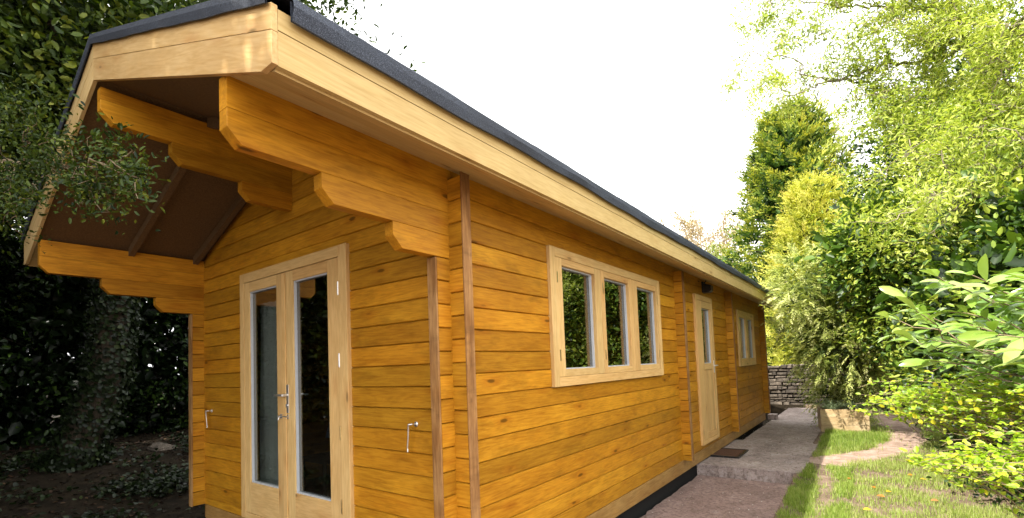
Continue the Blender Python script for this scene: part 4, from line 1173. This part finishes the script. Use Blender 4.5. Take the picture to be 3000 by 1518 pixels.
# ------------------------------------------------------------------ grass and ground cover
def lawn():
    rng = np.random.default_rng(101); lv = LV()
    def field(n, x0, x1, y0, y1, L0, L1, wd, dens=None, tint=.5):
        x = rng.uniform(x0, x1, n); y = rng.uniform(y0, y1, n)
        f = dirt_factor(x, y)
        patch = .5+.5*fnoise(x, y, 2.2, .7)
        edge = 1.185 + .05*fnoise(x*0, y, 4) + np.where(y > 4.8, .06, 0)
        keep = (rng.random(n) > np.clip(f*1.25+.35*fnoise(x, y, 9, 2.)*(f > .02), 0, .985)) & (x > edge) & (rng.random(n) < np.clip(-.12+1.35*(patch+.30*fnoise(x, y, 7, 1.)), .03, 1))
        if dens is not None: keep &= rng.random(n) < dens(x, y)
        x, y, patch = x[keep], y[keep], patch[keep]; n = len(x)
        z = ground_h(x, y)-.004
        a = rng.uniform(0, 2*PI, n); lean = rng.uniform(.15, .9, n)
        A = np.stack([np.cos(a)*lean, np.sin(a)*lean, np.ones(n)], 1); Nn = np.stack([np.cos(a), np.sin(a), -lean*.6], 1)
        L = rng.uniform(L0, L1, n)*(.6+.6*patch)
        lv.add(np.stack([x, y, z], 1), A, Nn, L, wd, 'b', tint+.22*(patch-.5)+rng.normal(0, .2, n))
    field(60000, 1.15, 3.4, 1.6, 4.6, .035, .085, .004)
    field(70000, 1.15, 3.6, 4.6, 9.5, .035, .09, .005)
    field(14000, 1.15, 4.0, 9.5, 13.5, .03, .08, .008)
    field(16000, 1.17, 1.75, 3.0, 5.4, .05, .10, .005, tint=.36)
    field(26000, 1.15, 2.15, 6.6, 8.8, .05, .13, .006, lambda x, y: np.clip(1.3-np.hypot(x-1.6, (y-8)*.9), 0, 1), tint=.32)
    o = lv.build('lawn', M['grass']); tag(o, 'short tufty grass, worn thin in places and speckled with straw', kind='stuff', cat='grass')
lawn()
def litter():
    rng = np.random.default_rng(102); lv = LV()
    n = 9000; x = rng.uniform(-12, -3.7, n); y = rng.uniform(-4, 7, n); z = ground_h(x, y)+.01
    lv.add(np.stack([x, y, z], 1), rng.normal(0, 1, (n, 3))*arr(1,1,.15), arr(0,0,1)+rng.normal(0, .3, (n, 3)), rng.uniform(.03, .08, n), rng.uniform(.02, .05, n), 'o', rng.beta(1.6, 3, n))
    o = lv.build('leaf_litter', M['l_litter']); tag(o, 'brown leaf litter scattered over the shaded ground left of the cabin', kind='stuff', cat='leaf litter')
    lv = LV(); n = 5200; K = 60; cx_ = rng.uniform(-8.5, -4.1, K); cy_ = rng.uniform(-2.0, 2.5, K); i = rng.integers(0, K, n)
    x = cx_[i]+rng.normal(0, .16, n); y = cy_[i]+rng.normal(0, .16, n); z = ground_h(x, y)+rng.uniform(.01, .14, n)
    lv.add(np.stack([x, y, z], 1), rng.normal(0, 1, (n, 3))*arr(1,1,.4), arr(0,0,1)+rng.normal(0, .4, (n, 3)), rng.uniform(.04, .08, n), rng.uniform(.04, .07, n), 'o', rng.beta(2, 2.4, n))
    o = lv.build('ground_ivy', M['l_ivy']); tag(o, 'patches of ivy creeping over the dark ground under the left trees', kind='stuff', cat='ground cover')
litter()
def grit():
    rng = np.random.default_rng(103); lv = LV(); n = 900
    x = rng.uniform(.0, 1.2, n); y = rng.uniform(1.5, 10, n); z = np.where(y < 4.86, -.311, -.160)
    ok = (y < 4.8) | (y > 4.95); x, y, z = x[ok], y[ok], z[ok]; n = len(x)
    lv.add(np.stack([x, y, z], 1), rng.normal(0, 1, (n, 3))*arr(1,1,.1), arr(0,0,1)+rng.normal(0, .3, (n, 3)), rng.uniform(.006, .028, n), rng.uniform(.005, .014, n), 'o', rng.random(n))
    o = lv.build('grit', M['l_grit']); tag(o, 'pale grit and bits of dead leaf scattered on the concrete', kind='stuff', cat='grit')
M['l_grit'] = leaf_mat('grit', [(.10, .06, .03), (.30, .22, .14), (.55, .50, .44), (.75, .72, .68)], .0, .9)
grit()

# fallen leaves on the grass
def fallen(x, y, L, t, a, label):
    rng = np.random.default_rng(int(x*1000)); z = float(ground_h(x, y))+.038
    lv = LV(); p = arr(0,0,0)[None]; A = arr(math.cos(a), math.sin(a), .12)[None]; Nn = arr(.1,-.25,1)[None]
    lv.add(p-A*L*.5, A, Nn, L*.75, L*.52, 'l', np.array([t]));  
    o = lv.build('fallen_leaf', M['l_fall'], None, smooth=True); o.location = (x, y, z)
    tag(o, label, 'leaf', 'fallen leaves on the grass')
M['l_fall'] = leaf_mat('fallen_leaf', [(.72, .50, .04), (.75, .38, .03), (.62, .22, .03), (.52, .26, .14)], .25)
fallen(1.895, 3.70, .10, .0, .4, 'large yellow fallen leaf nearest the bottom edge of the picture')
fallen(1.93, 4.55, .085, .6, 2.2, 'orange fallen leaf just left of the worn middle patch of grass')
fallen(2.07, 4.42, .095, .05, 1.1, 'yellow fallen leaf touching the dark orange one')
fallen(1.985, 4.21, .10, .72, 2.8, 'dark orange fallen leaf lying beside the yellow one in mid grass')
fallen(2.30, 5.25, .09, .5, .6, 'orange-brown fallen leaf highest up the grass near the dirt path')
fallen(2.62, 5.35, .10, .28, 1.6, 'amber fallen leaf at the foot of the privet bush')
fallen(2.43, 4.25, .09, .85, .2, 'pinkish brown fallen leaf low on the right of the grass')
fallen(2.38, 5.05, .08, .1, 2.9, 'pale yellow fallen leaf right beside the orange-brown one')
fallen(1.72, 4.75, .07, .7, .9, 'small russet fallen leaf at the edge of the worn streak')

# grey-green plant in the bottom right corner
def corner_plant():
    rng = np.random.default_rng(111); base = (2.78,2.3,-.25); r = empty('leafy_plant', base); tag(r, 'low plant with pale grey-green lobed leaves in the bottom right corner', 'plant')
    lv = LV(); polys = []
    for i in range(34):
        e = arr(2.72,2.35,-.02)+rng.normal(0, 1, 3)*arr(.16,.22,.07); p = wiggly(rng, base, e, 7, .08, -.12); polys.append((list(p), [.003]*6+[.0015]))
        n = 7; a = rng.uniform(0, 2*PI, n); A = np.stack([np.cos(a), np.sin(a), rng.uniform(-.1, .3, n)], 1)
        lv.add(np.repeat(e[None], n, 0), A, arr(-.15,-.2,1)+rng.normal(0, .2, (n, 3)), rng.uniform(.035, .06, n), rng.uniform(.02, .035, n), 'o', rng.uniform(.3, .95, n))
    keep_world(lv.build('foliage', M['l_grey'], r), r); keep_world(limbs(polys, 'stem', M['l_grey'], r), r)
corner_plant()

# ------------------------------------------------------------------ planter
pl = empty('planter_box', (1.17,8.80,-.20), math.radians(9)); tag(pl, 'weathered wooden planter box of stacked planks beside the concrete path', 'planter')
PW, PD, PH = .76, .62, .44
for k in range(3):
    mb = MB(); z0 = .0+k*PH/3; mb.box((.0, 0, z0+.002), (PW, .035, z0+PH/3-.002), .2+.3*k); mb.build('plank', M['plank'], pl, bevel=.005)
    mb = MB(); mb.box((0, PD-.035, z0+.002), (PW, PD, z0+PH/3-.002), .4+.2*k); mb.build('plank', M['plank'], pl, bevel=.005)
for sx_ in (0, PW-.035):
    mb = MB(); mb.box((sx_+.0005, .036, .002), (sx_+.0345, PD-.036, PH-.003), .7); mb.build('side_board', M['plank'], pl, bevel=.004)
mb = MB(); mb.box((.036, .037, .02), (PW-.036, PD-.037, PH-.05)); mb.build('soil', M['darksoil'], pl)
def planter_plants():
    rng = np.random.default_rng(121)
    for k, (u, lab) in enumerate([(.18, 'grey-green spiky herb in the left half of the wooden planter'), (.56, 'grey-green spiky herb in the right half of the wooden planter')]):
        c = Vector((u, .26, PH-.07)); c.rotate(Matrix.Rotation(math.radians(9), 3, 'Z')); c = arr(*(c+Vector((1.17,8.80,-.20))))
        r = empty('herb_plant', tuple(c)); tag(r, lab, 'plant'); lv = LV(); polys = []
        for i in range(60):
            e = c+rng.normal(0, 1, 3)*arr(.17,.15,.05)+arr(0,0,.17); p = wiggly(rng, c+rng.normal(0, .03, 3)*arr(1,1,0), e, 9, .06, -.05); polys.append((list(p), [.003]*8+[.001]))
            n = 16; j = rng.integers(2, 9, n); a = rng.uniform(0, 2*PI, n); A = np.stack([np.cos(a), np.sin(a), np.full(n, .7)], 1)
            lv.add(p[j], A, rng.normal(0, 1, (n, 3)), rng.uniform(.03, .06, n), .008, 'r', rng.uniform(.1, .9, n))
        keep_world(lv.build('foliage', M['l_grey'], r), r); keep_world(limbs(polys, 'stem', M['l_grey'], r), r)
planter_plants()

# door mat on the slab
mat_o = empty('door_mat', (.16,5.78,-.162), math.radians(0)); tag(mat_o, 'brown doormat with a dark rubber rim on the raised slab by the side door', 'doormat')
mb = MB(); hx, hy = .235, .34
for (a, b) in [((-hx,-hy),(hx,-hy+.04)), ((-hx,hy-.04),(hx,hy)), ((-hx,-hy+.0401),(-hx+.04,hy-.0401)), ((hx-.04,-hy+.0401),(hx,hy-.0401))]:
    mb.box((a[0], a[1], 0), (b[0], b[1], .020))
mb.build('rim', M['dark_plastic'], mat_o, bevel=.004)
mb = MB(); mb.box((-hx+.0405, -hy+.0405, 0), (hx-.0405, hy-.0405, .014)); mb.build('coir_pad', M['coir'], mat_o)

# small block at the far corner of the cabin
mb = MB(); mb.box((.02, 10.36, -.175), (.20, 10.60, -.055)); o = mb.build('concrete_block', M['slab'], None, bevel=.012); tag(o, 'small concrete block on the ground at the far corner of the cabin', 'block')

# rocks on the left bank
for k, (x, y, s, lab) in enumerate([(-7.6,.85,(.22,.14,.07), 'flat pale stone lying on the dark bank beside the ivy trunk'), (-6.75,1.25,(.24,.16,.12), 'mossy grey stone on the bank next to the left corner of the cabin')]):
    rng = random.Random(k); mb = MB(); vs = []; n = 10; m = 6
    for j in range(m+1):
        ph = -PI/2+PI*j/m
        for i in range(n):
            a = 2*PI*i/n; f = 1+.22*math.sin(3*a+k)+rng.uniform(-.1, .1)
            vs.append((math.copysign(abs(math.cos(a))**.6, math.cos(a))*math.cos(ph)*s[0]*f, math.copysign(abs(math.sin(a))**.6, math.sin(a))*math.cos(ph)*s[1]*f, math.sin(ph)*s[2]))
    mb.add(vs, [(j*n+i, j*n+(i+1) % n, (j+1)*n+(i+1) % n, (j+1)*n+i) for j in range(m) for i in range(n)], .8)
    o = mb.build('stone', M['stone'], None); o.location = (x, y, float(ground_h(x, y))+s[2]*.5); o.rotation_euler = (.1, .15, .5*k+.3); tag(o, lab, 'stone')

# dry stone wall at the end of the path
def stone_wall():
    rng = random.Random(9); mb = MB(); z = -.28; y0 = 13.42
    while z < .95:
        h = rng.uniform(.05, .12); x = -2.6+rng.uniform(-.1, 0)
        while x < 2.9:
            w = rng.uniform(.10, .36); hh = h*rng.uniform(.72, 1.12); d = rng.uniform(-.035, .03)
            vs = []
            for (sx_, sz_) in ((0, 0), (1, 0), (1, 1), (0, 1)):
                for (ins, yy) in ((0.0, .40), (0.0, .035), (.018, .0)):
                    jx, jz = rng.uniform(-.012, .012), rng.uniform(-.008, .008)
                    vs.append((x+.006+(w-.012)*sx_+(ins if sx_ == 0 else -ins)+jx, y0+d+yy+rng.uniform(-.006, .006), z+.005+(hh-.010)*sz_+(ins if sz_ == 0 else -ins)*.7+jz))
            f = []
            for c in range(4):
                n_ = (c+1) % 4
                for l in range(2): f.append((c*3+l, c*3+l+1, n_*3+l+1, n_*3+l))
            f.append((2, 5, 8, 11)); f.append((9, 6, 3, 0))
            mb.add(vs, f, rng.random()); x += w
        z += h
    o = mb.build('stone_wall', M['stone'], None, bevel=.006); tag(o, 'rough dry stone wall closing the end of the concrete path', 'wall')
    mb2 = MB(); mb2.box((-2.6, y0+.10, -.3), (2.85, y0+.36, .93)); b = mb2.build('core', M['black'], o)
stone_wall()


# ------------------------------------------------------------------ light and camera
w = bpy.data.worlds.new('World'); S.world = w; w.use_nodes = True
nt = w.node_tree; q = N(nt)
for n in list(nt.nodes): nt.nodes.remove(n)
out = nt.nodes.new('ShaderNodeOutputWorld')
SUN_EL, SUN_AZ = math.radians(47), math.radians(201)     # azimuth clockwise from +Y
sky = nt.nodes.new('ShaderNodeTexSky'); sky.sky_type = 'NISHITA'; sky.sun_disc = False
sky.sun_elevation = SUN_EL; sky.sun_rotation = SUN_AZ
b1 = nt.nodes.new('ShaderNodeBackground'); b1.inputs[1].default_value = .12; q.l(q.mix(1.0, sky.outputs[0], (.86, 1.0, 1.0), 'MULTIPLY'), b1.inputs[0])
b2 = nt.nodes.new('ShaderNodeBackground'); b2.inputs[0].default_value = (1, 1, 1, 1); b2.inputs[1].default_value = 1.05
tc = nt.nodes.new('ShaderNodeTexCoord')
mp = nt.nodes.new('ShaderNodeMapping'); mp.inputs['Scale'].default_value = (1, 1, 2.2); mp.inputs['Location'].default_value = (3.1, 1.7, .4)
q.l(tc.outputs['Generated'], mp.inputs['Vector'])
cn = q.noise(mp.outputs[0], 2.0, 7, .6, .3)
# blue opening in the cloud high over the far end of the garden
dt = q.n('ShaderNodeVectorMath', operation='DOT_PRODUCT'); nv = q.n('ShaderNodeVectorMath', operation='NORMALIZE')
q.l(tc.outputs['Generated'], nv.inputs[0]); q.l(nv.outputs[0], dt.inputs[0]); bd = Vector((-1.0, 22.5, 13.9)).normalized(); dt.inputs[1].default_value = bd
hole = q.ramp(q.math('ADD', dt.outputs['Value'], q.math('MULTIPLY', cn, .06)), [(1.004, (0, 0, 0)), (1.040, (1, 1, 1))])
cl_ = q.ramp(cn, [(.30, (.75,)*3), (.40, (1, 1, 1))])
fac = q.math('MULTIPLY', cl_, q.math('POWER', q.math('SUBTRACT', 1.0, hole), 4.0))
mx = nt.nodes.new('ShaderNodeMixShader'); q.l(q.math('MAXIMUM', fac, .12), mx.inputs[0]); q.l(b1.outputs[0], mx.inputs[1]); q.l(b2.outputs[0], mx.inputs[2])
q.l(mx.outputs[0], out.inputs[0])

sd_ = bpy.data.lights.new('sun', 'SUN'); sd_.energy = 3.2; sd_.angle = math.radians(.6); sd_.color = (1.0, .95, .86)
so = bpy.data.objects.new('sun', sd_); COL.objects.link(so)
sv = Vector((math.sin(SUN_AZ)*math.cos(SUN_EL), math.cos(SUN_AZ)*math.cos(SUN_EL), math.sin(SUN_EL)))
so.rotation_euler = sv.to_track_quat('Z', 'Y').to_euler(); so.location = (0, -10, 20)

cam = bpy.data.cameras.new('camera'); co = bpy.data.objects.new('camera', cam); COL.objects.link(co)
fw = Vector((-0.59673177, 0.80073076, 0.05235886)); rt = Vector((0.80006692, 0.59871381, -0.03787744)); up = Vector((0.0616776, -0.01928793, 0.99790974))
mt = Matrix((rt, up, -fw)).transposed().to_4x4(); mt.translation = (1.9932, -2.0736, 1.3042)
co.matrix_world = mt
cam.sensor_fit = 'HORIZONTAL'; cam.sensor_width = 36; cam.lens = 1400.07/3000*36
cam.shift_y = (996.8-759)/3000
cam.clip_start = .05; cam.clip_end = 2000
S.camera = co
S.view_settings.view_transform = 'Standard'; S.view_settings.look = 'None'; S.view_settings.exposure = 1.5; S.view_settings.gamma = 1
S.cycles.max_bounces = 8; S.cycles.diffuse_bounces = 1; S.cycles.transparent_max_bounces = 12
